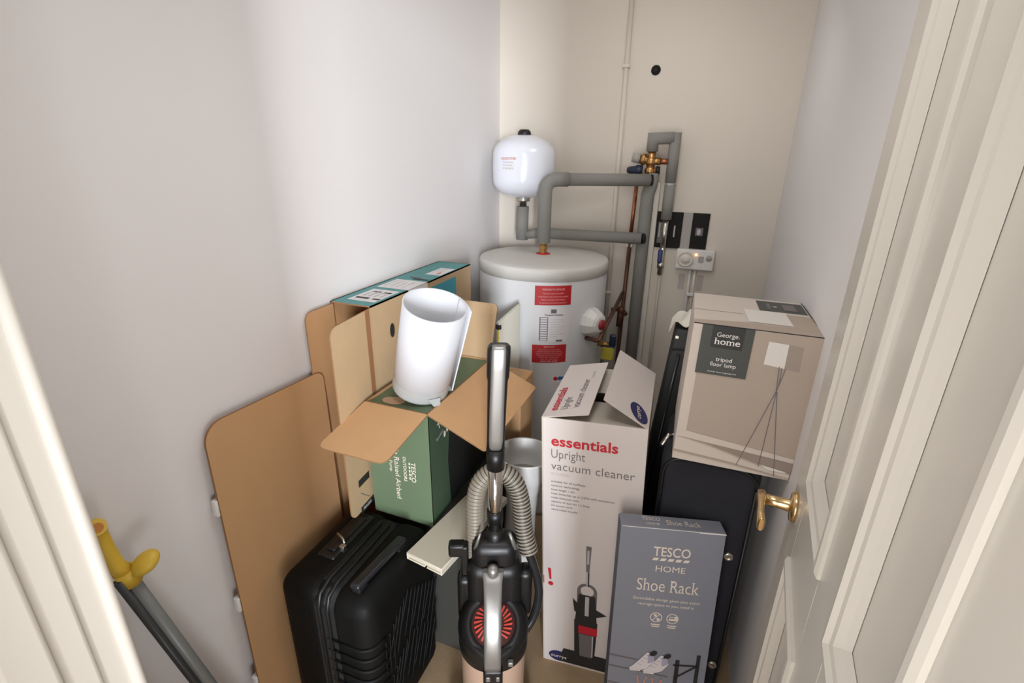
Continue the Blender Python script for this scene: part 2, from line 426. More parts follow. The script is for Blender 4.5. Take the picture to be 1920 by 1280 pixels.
hnd['label'] = 'polished brass lever handle'
lv = MB().use(m_gold)
p0 = D(.052, -.050, 1.0)
secs = []
for i, (sx_, dz, hw, th) in enumerate(((-.008, .002, .0105, .007), (.008, .002, .0105, .007), (.030, .001, .0095, .0055), (.050, -.001, .0105, .0055), (.068, -.003, .0122, .006), (.072, -.003, .0112, .003))):
    c = p0 + du * sx_ + V((0, 0, dz)) - dn * (.004 if i < 4 else .002)
    ring = []
    for j in range(12):
        a = 2 * PI * j / 12; ring.append(lv.bm.verts.new(c + V((0, 0, 1)) * math.copysign(abs(math.sin(a)) ** .6, math.sin(a)) * hw + dn * math.copysign(abs(math.cos(a)) ** .6, math.cos(a)) * th))
    secs.append(ring)
for A, B_ in zip(secs, secs[1:]): lv._done([lv.bm.faces.new((A[j], A[(j + 1) % 12], B_[(j + 1) % 12], B_[j])) for j in range(12)], True)
lv._done([lv.bm.faces.new(list(reversed(secs[0]))), lv.bm.faces.new(secs[-1])])
lv_o = make_obj('lever', lv, hnd)

# ================================================================== hot water cylinder
TC = V((-0.642, 2.039, 0)); TR_ = .275; TZ = 1.145
def tank_pt(deg, z, off=0): a = math.radians(deg); return V((TC.x + (TR_ + off) * math.cos(a), TC.y + (TR_ + off) * math.sin(a), z))
t = thing('hot_water_cylinder', TC, 'large white hot water cylinder standing in the back left corner', 'water cylinder')
b = MB().use(m_tank); b.lathe([(0, .0), (.262, 0), (.27, .012), (TR_, .03), (TR_, TZ - .042)], TC, seg=72); part('body', b, t)
b = MB().use(m_tanktop); b.lathe([(TR_ - .002, TZ - .048), (TR_ + .0025, TZ - .047), (TR_ + .003, TZ - .012), (TR_ + .001, TZ - .004), (TR_ - .004, TZ + .001), (TR_ - .010, TZ + .003), (TR_ - .06, TZ + .006), (.12, TZ + .011), (0, TZ + .013)], TC, seg=72); part('lid', b, t)
b = MB().use(m_redlab); b.lathe([(0, TZ + .012), (.030, TZ + .0105), (.031, TZ + .014), (.022, TZ + .017), (0, TZ + .017)], TC + V((-.003, 0, 0)), seg=28); part('outlet_collar', b, t, 'red ring round the outlet on the lid')
b = MB().use(m_brass); b.lathe([(0, TZ + .015), (.016, TZ + .015), (.016, TZ + .03), (.0195, TZ + .032), (.0195, TZ + .05), (.0145, TZ + .052), (.0145, TZ + .075), (0, TZ + .075)], TC + V((-.003, 0, 0)), seg=6, smooth=False); part('brass_outlet', b, t)
def tank_print(deg0, deg1, ztop, zbot):
    W = TR_ * math.radians(abs(deg1 - deg0))
    return Print(None, None, None, None, fn=lambda u, v, o: tank_pt(deg0 + (deg1 - deg0) * u / W, ztop - v, .0006 + o), W=W, H=ztop - zbot)
p = tank_print(-78.5, -48.5, 1.085, 1.007)
p.rect(m_redlab, 0, 0, p.W, p.H, 1, 12)
p.text(m_pinkink, 'WARNING TO INSTALLER', p.W * .5, .018, .0075, .088, 'c', bold=.01)
for k, tx in enumerate(('This unit must be installed', 'in accordance with instructions supplied', 'Failure to comply will invalidate', 'the guarantee and could be hazardous')):
    p.text(m_pinkink, tx, p.W * .5, .033 + k * .0125, .0058, (.082, .118, .094, .108)[k], 'c')
p.done('warning_label', t, 'upper red warning label with white print')
p = tank_print(-79.5, -50.5, .842, .765)
p.rect(m_redlab, 0, 0, p.W, p.H, 1, 12)
p.text(m_pinkink, 'IMPORTANT', p.W * .5, .011, .006, .045, 'c', bold=.01)
for k in range(6): p.text(m_pinkink, ('Do not switch on immersion heater', 'until the cylinder is full of water', 'and the air has been bled from unit', 'Check all connections for leaks', 'after the first heating cycle', 'ask for service')[k], p.W * .5, .022 + k * .0082, .0048, (.085, .1, .108, .1, .08, .07)[k], 'c')
p.text(m_pinkink, '0845 000 0000', p.W * .5, .073, .006, .07, 'c', bold=.01)
p.done('warning_label', t, 'lower red warning label with white print')
p = tank_print(-77, -49, .995, .85)
p.rect(m_label, 0, 0, p.W, p.H, 1, 10)
p.rect(m_greyink, .058, .004, .080, .020, 2).text(m_ink, 'Tempest Stainless', .07, .030, .0062, .074, 'c', bold=.02, lay=2)
p.rect(m_greyink, .014, .036, .048, .136, 2)
for k in range(10): p.rect(m_label, .018, .0385 + k * .0098, .045, .0455 + k * .0098, 3)
p.lines(m_paleink, .058, .046, (.05, .056, .04, .058, .052, .044, .058, .03), .010, .0018)
p.rect(m_greyink, .082, .131, .108, .139, 2); p.lines(m_paleink, .014, .1405, (.1,), .003, .0014)
p.done('data_label', t, 'white data label with a black ruled table')
# immersion heater boss
bd = (tank_pt(-25.7, .918) - V((TC.x, TC.y, .918))).normalized(); bo = tank_pt(-25.7, .918) - bd * .006
b = MB().use(m_whitep); b.lathe([(.060, 0), (.062, .012), (.060, .024), (.044, .050), (.034, .058), (.026, .060), (0, .060)], bo, bd, 10, smooth=False); boss = part('immersion_heater_cap', b, t)
b = MB().use(m_redknob); b.lathe([(.021, .052), (.021, .066), (.018, .070), (0, .071)], bo + bd.cross(V((0, 0, 1))) * -.004, bd, 24); part('knob', b, boss, 'dark red knob')
p = tank_print(-62, -47, .705, .64)
p.rect(m_label, 0, 0, p.W, p.H, 1, 6); p.disc(m_redlab, .016, .012, .009, lay=2).disc(m_bluei, .034, .012, .009, lay=2).rect(m_bluei, .040, .005, .068, .018, 2); p.lines(m_paleink, .006, .030, (.05, .06, .04), .008, .002)
p.done('brand_sticker', t, 'small white sticker with red and blue marks')
# yellow tagged valve on the right of the tank
t = thing('relief_valve', tank_pt(-8, .80), 'small drain valve with yellow tag beside the right side of the cylinder', 'valve')
vp = tank_pt(-8, .80, .03)
b = MB().use(m_brass); b.tube([tank_pt(-8, .80, -.004), tank_pt(-8, .80, .05)], .012); part('valve_body', b, t)
b = MB().use(m_yelloww); b.box(vp.x - .012, vp.x + .040, vp.y - .02, vp.y + .004, .738, .795, .003); part('tag', b, t, 'yellow plastic tag')
b = MB().use(m_bluep); b.box(vp.x + .018, vp.x + .046, vp.y - .012, vp.y + .010, .797, .85, .006); b.box(vp.x - .016, vp.x + .044, vp.y - .018, vp.y + .006, .792, .80, .002); part('valve_cap', b, t, 'dark blue cap')

# ================================================================== expansion vessel
EV = V((-0.800, 2.2, 0))
t = thing('expansion_vessel', (EV.x, EV.y, 1.36), 'white rounded expansion vessel with black cap above the cylinder', 'expansion vessel')
prof = [(0, 1.368), (.028, 1.368)] + [(.028 + (.138 - .028) * math.sin(a), 1.452 - .078 * math.cos(a)) for a in [i * PI / 2 / 8 for i in range(9)]] + [(.139, 1.50), (.139, 1.506)] + [(.012 + .126 * math.cos(a), 1.555 + .083 * math.sin(a)) for a in [i * PI / 2 / 8 for i in range(9)]] + [(0, 1.638)]
b = MB().use(m_enamel); b.lathe(prof, EV, seg=56); part('vessel_body', b, t)
b = MB().use(m_blackp); b.lathe([(0, 1.632), (.031, 1.634), (.027, 1.650), (.019, 1.658), (0, 1.659)], EV, seg=28); part('valve_cap', b, t, 'black cap on top')
b = MB().use(m_zip); b.lathe([(.030, 1.372), (.032, 1.366), (.032, 1.358), (.016, 1.356), (.016, 1.33), (0, 1.33)], EV, seg=28); part('base_flange', b, t)
pw = 0.12
p = Print(None, None, None, None, fn=lambda u, v, o: V((EV.x + (.1392 + o) * math.cos(math.radians(-97 + 50 * (u / .12 - .5))), EV.y + (.1392 + o) * math.sin(math.radians(-97 + 50 * (u / .12 - .5))), 1.565 - v)), W=.12, H=.08)
p.text(m_coral, 'AQUASYSTEM', .02, .030, .010, .07, bold=.02).lines(m_paleink, .03, .038, (.05, .045, .05), .012, .0035)
for k in range(5): p.rect(m_label, .045 + k * .008, .045, .052 + k * .008, .072, 1)
p.done('printed_mark', t, 'faint orange and grey maker mark')

# ================================================================== grey insulated pipework
t = thing('insulated_pipework', (-0.26, 2.29, 0), 'grey foam insulated pipes running from the cylinder to the riser on the back wall', 'pipework')
def elbow(a, c, d, r, n=6):
    """points of a rounded bend at c between a and d"""
    a, c, d = V(a), V(c), V(d); u1 = (a - c).normalized(); u2 = (d - c).normalized(); out = []
    for i in range(n + 1):
        q = i / n; out.append(c + u1 * r * (1 - q) ** 2 + u2 * r * q ** 2)
    return out
RZ = (-0.262, 2.293)
top = [(TC.x - .003, TC.y, 1.205)] + elbow((TC.x - .003, TC.y, 1.205), (TC.x - .003, TC.y, 1.462), (RZ[0], RZ[1], 1.462), .05)
b = MB().use(m_insul); b.tube(top + [top[-1] + (V((RZ[0], RZ[1], 1.462)) - top[-1]).normalized() * .045], .0285, 18); part('pipe_insulation', b, t, 'upright length on the cylinder outlet with elbow')
dirp = (V((RZ[0], RZ[1] - .02, 1.462)) - top[-1]).normalized(); st = top[-1] + dirp * .048
b = MB().use(m_insul); b.tube([st, V((RZ[0] + .004, RZ[1] - .035, 1.462))], .0255, 18); part('pipe_insulation', b, t, 'upper horizontal length')
b = MB().use(m_insul); b.tube([(RZ[0] + .012, RZ[1], 1.49), (RZ[0] + .010, RZ[1], 1.44), (RZ[0], RZ[1], 1.40), (RZ[0], RZ[1], .02)], .0275, 18); b.use(m_insuld).tube([V((RZ[0] + .006, RZ[1] - .034, 1.462)), V((RZ[0] + .018, RZ[1] - .030, 1.462))], .023, 14); part('pipe_insulation', b, t, 'tall riser against the back wall')
b = MB().use(m_insul); b.tube([(EV.x, EV.y, 1.335), (EV.x - .002, EV.y, 1.185)], .0275, 18); part('pipe_insulation', b, t, 'short drop below the vessel')
b = MB().use(m_insul); b.tube([(EV.x + .018, EV.y, 1.208), (EV.x + .06, EV.y + .01, 1.216), (EV.x + .10, EV.y + .018, 1.218), (RZ[0] - .002, RZ[1] - .040, 1.218)], [.019, .023, .0245, .0245], 18); b.use(m_insuld).tube([V((RZ[0] - .002, RZ[1] - .040, 1.218)), V((RZ[0] + .010, RZ[1] - .034, 1.218))], .022, 14); part('pipe_insulation', b, t, 'lower horizontal length')
b = MB().use(m_whitep); b.tube([(EV.x, EV.y, 1.358), (EV.x, EV.y, 1.33)], .014); part('pipe_connector', b, t)

# copper pipes left of the riser
t = thing('copper_pipe', (-.315, 2.32, 0), 'bare copper pipe running down the back wall just left of the grey riser', 'pipe')
b = MB().use(m_copper); b.tube([(-.317, 2.325, 1.44), (-.322, 2.325, 1.20)], .0085); part('upper_length', b, t)
b = MB().use(m_copperd); b.tube([(-.322, 2.325, 1.19), (-.330, 2.322, .62), (-.330, 2.322, .02)], .009); part('lower_length', b, t, 'dark tarnished lower length')
b = MB().use(m_whitep); b.box(-.338, -.308, 2.318, 2.352, 1.165, 1.180, .003); part('pipe_clip', b, t)
t = thing('branch_pipe', (-.33, 2.3, .93), 'thin dark branch pipe slanting down from the riser to the heater cap', 'pipe')
b = MB().use(m_copperd); b.tube([(-.329, 2.300, .955), tank_pt(-31, .868, .075), tank_pt(-31, .860, .060), tank_pt(-31, .855, .004)], .0085); part('pipe', b, t)
t = thing('lockshield_valve', (-.325, 2.3, .86), 'dark pipe joint with a sideways spur on the tarnished pipe low by the riser', 'valve')
b = MB().use(m_copperd); b.tube([(-.375, 2.300, .868), (-.330, 2.300, .872), (-.300, 2.296, .850)], .009); b.tube([(-.330, 2.300, .885), (-.333, 2.300, .79)], .0145); b.ball((-.33, 2.300, .87), .019); part('joint_body', b, t)

# painted pipe and white conduits on the back wall
t = thing('painted_pipe', (-.41, 2.35, 0), 'wall coloured painted pipe running floor to ceiling at the left of the back wall', 'pipe')
b = MB().use(m_wallb); b.tube([(-.4085, YB - .006, ZC - .002), (-.4085, YB - .006, .02)], .0095); part('pipe', b, t)
for z in (.93, 1.9):
    b = MB().use(m_wallb); b.box(-.424, -.393, YB - .02, YB, z, z + .014, .003); part('pipe_clip', b, t)
t = thing('cable_trunking', (-.235, 2.34, 0), 'wide white plastic trunking down the back wall right of the grey riser', 'trunking')
b = MB().use(m_creamp); b.box(-.252, -.216, YB - .035, YB - .001, .02, 1.452, .003); part('trunking', b, t)
b = MB().use(m_brass); b.tube([(-.236, YB - .034, 1.338), (-.236, YB - .039, 1.338)], .005); part('screw', b, t)

# ================================================================== valve and looped pipe
t = thing('pressure_reducing_valve', (-.262, 2.29, 1.5), 'brass pressure reducing valve with grey and dark blue knobs at the top of the riser', 'valve')
vx, vy = -.262, 2.292
b = MB().use(m_brass)
b.tube([(vx, vy, 1.585), (vx, vy, 1.49)], .017, 8); b.ball((vx, vy, 1.535), .023)
b.tube([(vx - .05, vy - .004, 1.545), (vx, vy, 1.538)], [.021, .016], 6); b.tube([(vx - .038, vy - .004, 1.545), (vx - .022, vy - .004, 1.543)], .026, 6)
b.tube([(vx, vy, 1.537), (vx + .038, vy, 1.537)], [.014, .018], 6); b.ball((vx, vy - .004, 1.498), .022); b.tube([(vx + .0, vy, 1.5), (vx + .03, vy, 1.498)], .014, 8)
part('brass_body', b, t)
b = MB().use(m_copper); b.tube([(vx + .036, vy, 1.537), (vx + .07, vy, 1.536)], [.0125, .0115], 14); part('copper_stub', b, t)
b = MB().use(m_greym); b.tube([(vx - .078, vy - .008, 1.551), (vx - .045, vy - .006, 1.546)], [.019, .021], 14); part('grey_knob', b, t)
b = MB().use(m_bluep); b.tube([(vx - .095, vy - .012, 1.500), (vx - .085, vy - .012, 1.500), (vx - .060, vy - .01, 1.499), (vx - .055, vy - .01, 1.499), (vx - .03, vy - .008, 1.499)], [.010, .015, .019, .023, .022], 12); part('blue_knob', b, t); b = MB().use(m_blackp); b.tube([(vx + .026, vy, 1.500), (vx + .040, vy, 1.500)], [.018, .016], 12); part('end_cap', b, t)
t = thing('looped_pipe', (-.18, 2.3, 1.5), 'grey insulated pipe looping over the brass valve and down to a blue tap', 'pipe')
LX, RX, LZ = vx, -.178, 1.625
b = MB().use(m_insul); b.tube([(LX, vy, 1.575), (LX, vy, LZ), (RX, vy + .004, LZ + .003)], .0235, 16); part('pipe_insulation', b, t, 'top of the loop')
b = MB().use(m_insul); b.tube([(RX + .004, vy + .008, LZ + .024), (RX + .004, vy + .010, 1.452)], .0225, 16); part('pipe_insulation', b, t, 'upper right leg')
b = MB().use(m_whitep); b.tube([(RX + .004, vy + .01, 1.456), (RX + .004, vy + .01, 1.440)], .016, 14); part('joint_collar', b, t)
b = MB().use(m_insul); b.tube([(RX + .004, vy + .012, 1.442), (RX + .004, vy + .014, 1.300)], .0225, 16); part('pipe_insulation', b, t, 'lower right leg')
b = MB().use(m_zip); b.tube([(RX + .004, vy + .016, 1.303), (RX + .004, vy + .016, 1.175)], [.0135, .0115], 14); part('steel_tail', b, t)
b = MB().use(m_blueh); b.box(RX - .012, RX + .008, vy - .010, vy + .012, 1.112, 1.170, .006, 3); part('tap_lever', b, t, 'dark blue tap lever')
b = MB().use(m_zip); b.tube([(RX + .004, vy + .014, 1.178), (RX + .004, vy + .014, 1.055)], .012, 8); b.tube([(RX + .004, vy + .012, 1.112), (RX + .004, vy + .012, 1.086)], .0165, 6); part('tap_body', b, t)
b = MB().use(m_creamp); b.tube([(RX + .004, vy + .030, 1.06), (RX + .004, vy + .034, 1.0), (RX + .002, vy + .045, .02)], .006, 10); part('drain_pipe', b, t)

# round hole in the wall
t = thing('wall_hole', (-.288, YB, 1.885), 'small round dark pipe hole high on the back wall', 'hole')
b = MB().use(m_hole); b.lathe([(0, .001), (.0145, .001), (.017, .003), (.0195, .001)], (-.288, YB, 1.888), (0, -1, 0), 24); b.tube([(-.290, YB - .001, 1.888), (-.290, YB - .010, 1.888)], .009, 12); part('pipe_stub', b, t)

# black panel with grey centre strip
t = thing('wall_panel', (-.11, YB, 1.25), 'small black wall panel with a grey centre strip behind the tap pipe', 'panel')
b = MB().use(m_panelk); b.box(-.2235, -.105, YB - .008, YB - .0005, 1.170, 1.328, .001); part('black_plate', b, t); b = MB().use(m_panelk); b.box(-.066, .004, YB - .008, YB - .0005, 1.170, 1.328, .001); part('black_plate', b, t)
b = MB().use(m_greym); b.box(-.106, -.065, YB - .006, YB - .0005, 1.170, 1.328, .001); part('centre_strip', b, t, 'grey strip between the black halves')
p = Print((-.2235, YB - .0085, 1.328), (.004, YB - .0085, 1.328), (.004, YB - .0085, 1.170), (-.2235, YB - .0085, 1.170))
p.rect(m_greyink, .016, .045, .042, .138).rect(m_paleink, .02, .05, .026, .112, 2); p.lines(m_paleink, .030, .05, (.008,) * 7, .012, .003)
p.rect(m_paleink, .084, .058, .090, .108).rect(m_greyink, .176, .062, .207, .096).disc(m_paleink, .190, .080, .008, .014, 2)
p.done('printed_mark', t, 'faint grey print')

# ================================================================== heating programmer
t = thing('heating_timer', (-.03, YB, 1.13), 'white heating timer box with a round dial on the back wall', 'timer')
b = MB().use(m_whitep); b.box(-.113, .046, YB - .034, YB - .0005, 1.086, 1.174, .004, 3); part('case', b, t)
b = MB().use(m_creamp); b.lathe([(.034, 0), (.034, .008), (.030, .014), (.028, .009), (.020, .010), (.017, .016), (0, .017)], (-.072, YB - .034, 1.132), (0, -1, 0), 36); part('dial', b, t)
b = MB().use(m_led); b.ball((-.030, YB - .035, 1.153), .0055); part('indicator_lamp', b, t, 'glowing orange indicator lamp')
b = MB().use(m_greym); b.box(-.019, .002, YB - .039, YB - .033, 1.122, 1.148, .002); part('switch', b, t)
b = MB().use(m_greym); b.lathe([(.012, 0), (.012, .005), (.008, .008), (0, .008)], (.024, YB - .034, 1.142), (0, -1, 0), 20); part('knob', b, t)
t = thing('cable_conduit', (-.035, YB, .8), 'pair of thin white cables running down from the heating timer', 'cable')
for k, (dx, rr) in enumerate(((0, .006), (.021, .006))):
    b = MB().use(m_whitep if k == 0 else m_creamp); b.tube([(-.047 + dx, YB - .010, 1.09), (-.046 + dx, YB - .010, .98), (-.050 + dx, YB - .010, .02)], rr, 10); part('cable', b, t)
b = MB().use(m_whitep); b.box(-.05, -.018, YB - .02, YB, .96, .975, .003); part('cable_clip', b, t)
for x0, x1, lab in ((-.092, -.064, 'faint pink smudge mark left of the cables under the timer'), (-.012, .014, 'faint grey smudge mark right of the cables under the timer')):
    t = thing('wall_sticker', (x0, YB, 1.0), lab, 'sticker')
    p = Print((x0, YB - .0003, 1.058), (x1, YB - .0003, 1.058), (x1, YB - .0003, .985), (x0, YB - .0003, .985))
    p.rect(mat('faded_sticker', rgb(196, 184, 176), .7, var=.06, scale=40), 0, 0, p.W, p.H); p.lines(m_paleink, .004, .008, (.018,) * 5, .012, .004); p.done('faded_print', t)

# ================================================================== teal flat pack box by the left wall
t = thing('flat_pack_box', (-.90, 1.4, 0), 'tall narrow cardboard box with teal top leaning along the left wall', 'box')
x0, x1, y0, y1, zt = -.972, -.834, 1.083, 1.712, 1.157
TH = .004
b = MB()
b.use(m_card2).prism([(x1, y0, 0), (x1, y1, 0), (x1, y1, zt), (x1, y0, zt)], (-TH, 0, 0), m_cardedge, m_card)
b.prism([(x0, y0, 0), (x0, y0, zt), (x0, y1, zt), (x0, y1, 0)], (TH, 0, 0), m_cardedge, m_card)
b.prism([(x0 + TH, y1, 0), (x0 + TH, y1, zt), (x1 - TH, y1, zt), (x1 - TH, y1, 0)], (0, -TH, 0), m_cardedge, m_card)
b.use(m_teal).prism([(x0, y0, zt), (x1, y0, zt), (x1, y1, zt), (x0, y1, zt)], (0, 0, -TH), m_cardedge, m_card)
part('carton', b, t)
b = MB(); b.sheet((x0 + .006, y0, zt - .006), (x0 + .006, y0, .02), (.001, -.112, -.0), .004, .022, m_card, m_card, m_cardedge); part('flap', b, t, 'open end flap against the wall')
b = MB(); b.sheet((x1, y0 + .0005, zt - .004), (x1, y0 + .0005, .577), (.012, -.182, -.004), .004, .026, m_card2, m_card, m_cardedge, flip=True); part('flap', b, t, 'open end flap facing the room')
p = Print((x0, y1, zt + .0003), (x0, y0, zt + .0003), (x1, y0, zt + .0003), (x1, y1, zt + .0003))   # top; u runs toward the near end, v toward the room
p = Print((x0, y0, zt), (x0, y1, zt), (x1, y1, zt), (x1, y0, zt)); p.n = V((0, 0, 1))
p.rect(m_label, .035, .030, .165, .125).rect(m_ink, .058, .040, .072, .085, 2).rect(m_ink, .058, .098, .070, .122, 2); p.lines(m_paleink, .085, .045, (.06, .06, .05, .06), .02, .006); p.rect(m_greyink, .130, .050, .143, .078, 2).rect(m_greyink, .128, .088, .141, .116, 2)
p.rect(m_label, .190, .022, .305, .1372); p.lines(m_paleink, .21, .035, (.08, .08, .07, .08), .022, .003)
p.rect(m_ink, .322, .070, .335, .128, 2); p.rect(m_greyink, .342, .045, .352, .090, 2)
p.rect(m_label, .405, .070, .520, .130); p.rect(m_coral, .42, .105, .45, .115, 2); p.lines(m_paleink, .46, .08, (.05, .05), .02, .003)
p.done('printed_top', t, 'white shipping labels on the teal top')
p = Print((x1, y0, zt), (x1, y1, zt), (x1, y1, 0), (x1, y0, 0)); p.n = V((1, 0, 0))
p.rect(m_label, .190, 0, .305, .05); p.done('parcel_tape', t, 'white tape over the top edge')
p = Print((x1, y0, zt), (x1, y1, zt), (x1, y1, 0), (x1, y0, 0)); p.n = V((1, 0, 0))
p.rect(m_tealb, .31, .022, .505, .30); p.done('teal_panel', t, 'bright teal panel on the room side')
p = Print((x1, y0, zt), (x1, y1, zt), (x1, y1, 0), (x1, y0, 0)); p.n = V((1, 0, 0))
p.rect(m_ink, .085, .085, .098, .112, 1).disc(m_ink, .0915, .098, .012, .022, 2)
p.rect(m_ink, .10, .30, .114, .325)
p.done('printed_symbols', t, 'black symbols on the room side')
fv = V((.012, -.182, -.004)); hA = V((x1, y0, zt)); p = Print(hA + fv, hA, V((x1, y0, .577)), V((x1, y0, .577)) + fv)
p.n = V((-fv.y, fv.x, 0)).normalized(); p.n = p.n if p.n.x > 0 else -p.n
p.rect(m_tape, p.W - .030, .004, p.W - .010, p.H)
for q in ((.03, .31, .08, .31), (.03, .31, .03, .36), (.03, .36, .08, .36), (.08, .31, .08, .36)): p.line(m_greyink, *q, .0015)
p.rect(m_ink, .045, .475, .098, .498).rect(m_ink, .045, .567, .11, .588).text(m_label, 'FRAGILE', .055, .583, .010, .04)
p.line(m_greyink, .05, .52, .09, .56, .002)
p.done('printed_flap', t, 'black symbols and outlines on the flap')

# ================================================================== cardboard sheet with white clips
t = thing('cardboard_sheet', (-.95, .8, 0), 'large brown cardboard sheet with rounded corners leaning on the left wall', 'cardboard')
def CS(y, z): return V((-.922 - .034 * z, y + (.03 * (z - .98)), z))
r = .045; out = []
ya0, ya1, zt_ = .632, 1.002, .990
def arcp(cy, cz, a0, a1, rr): return [(cy + rr * math.cos(a0 + (a1 - a0) * i / 8), cz + rr * math.sin(a0 + (a1 - a0) * i / 8)) for i in range(9)]
for y_, z_ in [(ya0, .0), (ya1, .0)] + arcp(ya1 - .028, zt_ - .012 - .028, 0, PI / 2, .028) + arcp(ya0 + r, zt_ - r, PI / 2, PI, r): out.append(CS(y_, z_))
b = MB().use(m_card); b.prism(out, (-.006, 0, 0), m_cardedge, m_card); part('sheet', b, t)
for z in (.785, .505, .245):
    b = MB().use(m_whitep); c = CS(ya0 + .002, z); b.box(c.x - .020, c.x - .004, c.y - .008, c.y + .014, z - .022, z + .022, .004, 3); part('clip', b, t, 'white plastic edge clip')

# ================================================================== yellow topped pole in the front corner
t = thing('mop_handle', (-.86, .53, 0), 'grey pole with yellow hooked grip leaning in the corner behind the door post', 'mop')
P0, P1 = V((-.905, .404, .812)), V((-.858, .555, .0)); pd = (P1 - P0).normalized()
b = MB().use(m_pole); b.tube([P0 + pd * -.02, P1], .0125, 18); part('pole', b, t)
side = V((0, -1, 0)); 
b = MB().use(m_poled); b.tube([P0 + V((.002, -.019, .01)), P1 + V((.002, -.019, .0))], .008, 12); part('inner_rod', b, t, 'darker rod beside the main pole')
b = MB().use(m_yellow)
b.tube([P0 + pd * .012, P0 - pd * .022], [.0175, .0185], 18)
b.tube([P0 - pd * .015, V((-.908, .392, .850)), V((-.911, .388, .895)), V((-.911, .386, .930)), V((-.906, .384, .945)), V((-.894, .379, .950))], [.016, .014, .0125, .0125, .0135, .0135], 16, cap=True)
b.use(m_orange).tube([V((-.897, .380, .9488)), V((-.8925, .3783, .9506))], [.009, .0085], 14); b.use(m_yellow)
part('hooked_grip', b, t, 'yellow plastic grip with an open tube end')
b = MB().use(m_yellow); b.ball(V((-.882, .424, .838)), .021, sx=1, sy=.75, sz=1.25, axis=(.3, .7, .45)); part('thumb_knob', b, t)

# ================================================================== black suitcase
t = thing('suitcase', (-.755, .845, 0), 'black hard shell cabin suitcase standing in front of the cardboard sheet', 'suitcase')
sx0, sx1, sy0, sy1, sz0, sz1 = -.893, -.612, .680, .998, .05, .553
xm = (sx0 + sx1) / 2 + .005
b = MB().use(m_black)
b.box(sx0, xm - .006, sy0, sy1, sz0, sz1, .040, 6); part('shell', b, t, 'back half of the shell')
b = MB().use(m_black); b.box(xm + .006, sx1, sy0, sy1, sz0, sz1, .045, 6)
sh = part('shell', b, t, 'ribbed front half of the shell')
rb = MB().use(m_black)
for k in range(9):                                        # horizontal ribs wrapping the near corner
    z = .415 - k * .036; cyc = [( -.745 + .01 * i, sy0 - .0015) for i in range(9)]
    pts = [V((xx, yy, z)) for xx, yy in cyc] + [V((sx1 - .045 + .0465 * math.sin(a), sy0 + .045 - .0465 * math.cos(a), z)) for a in [i * PI / 12 for i in range(1, 7)]] + [V((sx1 + .0015, sy0 + .06, z))]
    rb.tube(pts, [.001] * 2 + [.0025] * 3 + [.0055] * (len(pts) - 6) + [.001], 8)
make_obj('rib', rb, sh)
rb = MB().use(m_black)
for k in range(15):                                       # slanting ribs on the wide face
    y_a = sy0 + .055 + k * .018
    zt1 = .47 - abs(k - 6) * .012; L = .11 + .02 * (k % 3)
    for q in range(3):
        z1_ = zt1 - q * .15; z2_ = z1_ - L
        if z2_ < .08: continue
        rb.tube([(sx1 + .0005, y_a, z1_), (sx1 + .002, y_a - .005, z1_ - .01), (sx1 + .002, y_a - .045, z2_ + .01), (sx1 + .0005, y_a - .05, z2_)] if y_a - .05 > sy0 + .045 else [(sx1 + .0005, y_a, z1_), (sx1 + .002, y_a - .002, z1_ - .01), (sx1 + .002, y_a - .008, z2_ + .01), (sx1 + .0005, y_a - .01, z2_)], .0024, 6)
make_obj('rib', rb, sh)
b = MB().use(m_blackc); b.box(xm - .010, xm + .010, sy0 + .004, sy1 - .004, sz0 + .004, sz1 - .004, .042, 6); part('zip_band', b, t)
b = MB().use(m_blackp)
for s_ in (-1, 1): b.tube([(xm + s_ * .013, sy0 + .002, sz0 + .05), (xm + s_ * .013, sy0 + .002, sz1 - .05), (xm + s_ * .013, sy0 + .014, sz1 - .014), (xm + s_ * .013, sy0 + .05, sz1 - .0005), (xm + s_ * .013, sy1 - .05, sz1 - .0005)], .0055, 10)
part('piping', b, t)
b = MB().use(m_blackg); b.hexa([V((-.690, .715, sz1 + .006)), V((-.660, .715, sz1 + .006)), V((-.644, .905, sz1 + .006)), V((-.674, .905, sz1 + .006)), V((-.690, .715, sz1 + .024)), V((-.660, .715, sz1 + .024)), V((-.644, .905, sz1 + .024)), V((-.674, .905, sz1 + .024))], .008, 4)
for yy, xx in ((.735, -.673), (.885, -.660)): b.box(xx - .012, xx + .012, yy - .016, yy + .016, sz1 - .012, sz1 + .012, .003)
part('carry_handle', b, t)
b = MB().use(m_blackp); b.box(-.845, -.79, .78, .96, sz1 - .006, sz1 + .007, .006, 3); b.box(-.832, -.803, .80, .94, sz1 + .005, sz1 + .013, .005, 3); part('telescopic_handle', b, t)
zp = V((-.792, .823, sz1 + .008))
b = MB().use(m_zip); b.box(zp.x - .008, zp.x + .008, zp.y - .010, zp.y + .004, zp.z - .010, zp.z + .008, .002); b.tube([zp + V((.002, .004, .010)), zp + V((-.012, .012, .016)), zp + V((-.034, .020, .018))], [.003, .0035, .003], 8); part('zip_pull', b, t, 'silver zip pull')
for wx in (sx0 + .055, sx1 - .05):
    for wy in (sy0 + .05, sy1 - .045):
        b = MB().use(m_blackp); b.lathe([(0, -.012), (.023, -.012), (.025, -.008), (.025, .008), (.023, .012), (0, .012)], (wx, wy, .0255), (1, 0, 0), 24); b.box(wx - .018, wx + .018, wy - .012, wy + .022, .03, .062, .006); part('wheel', b, t)

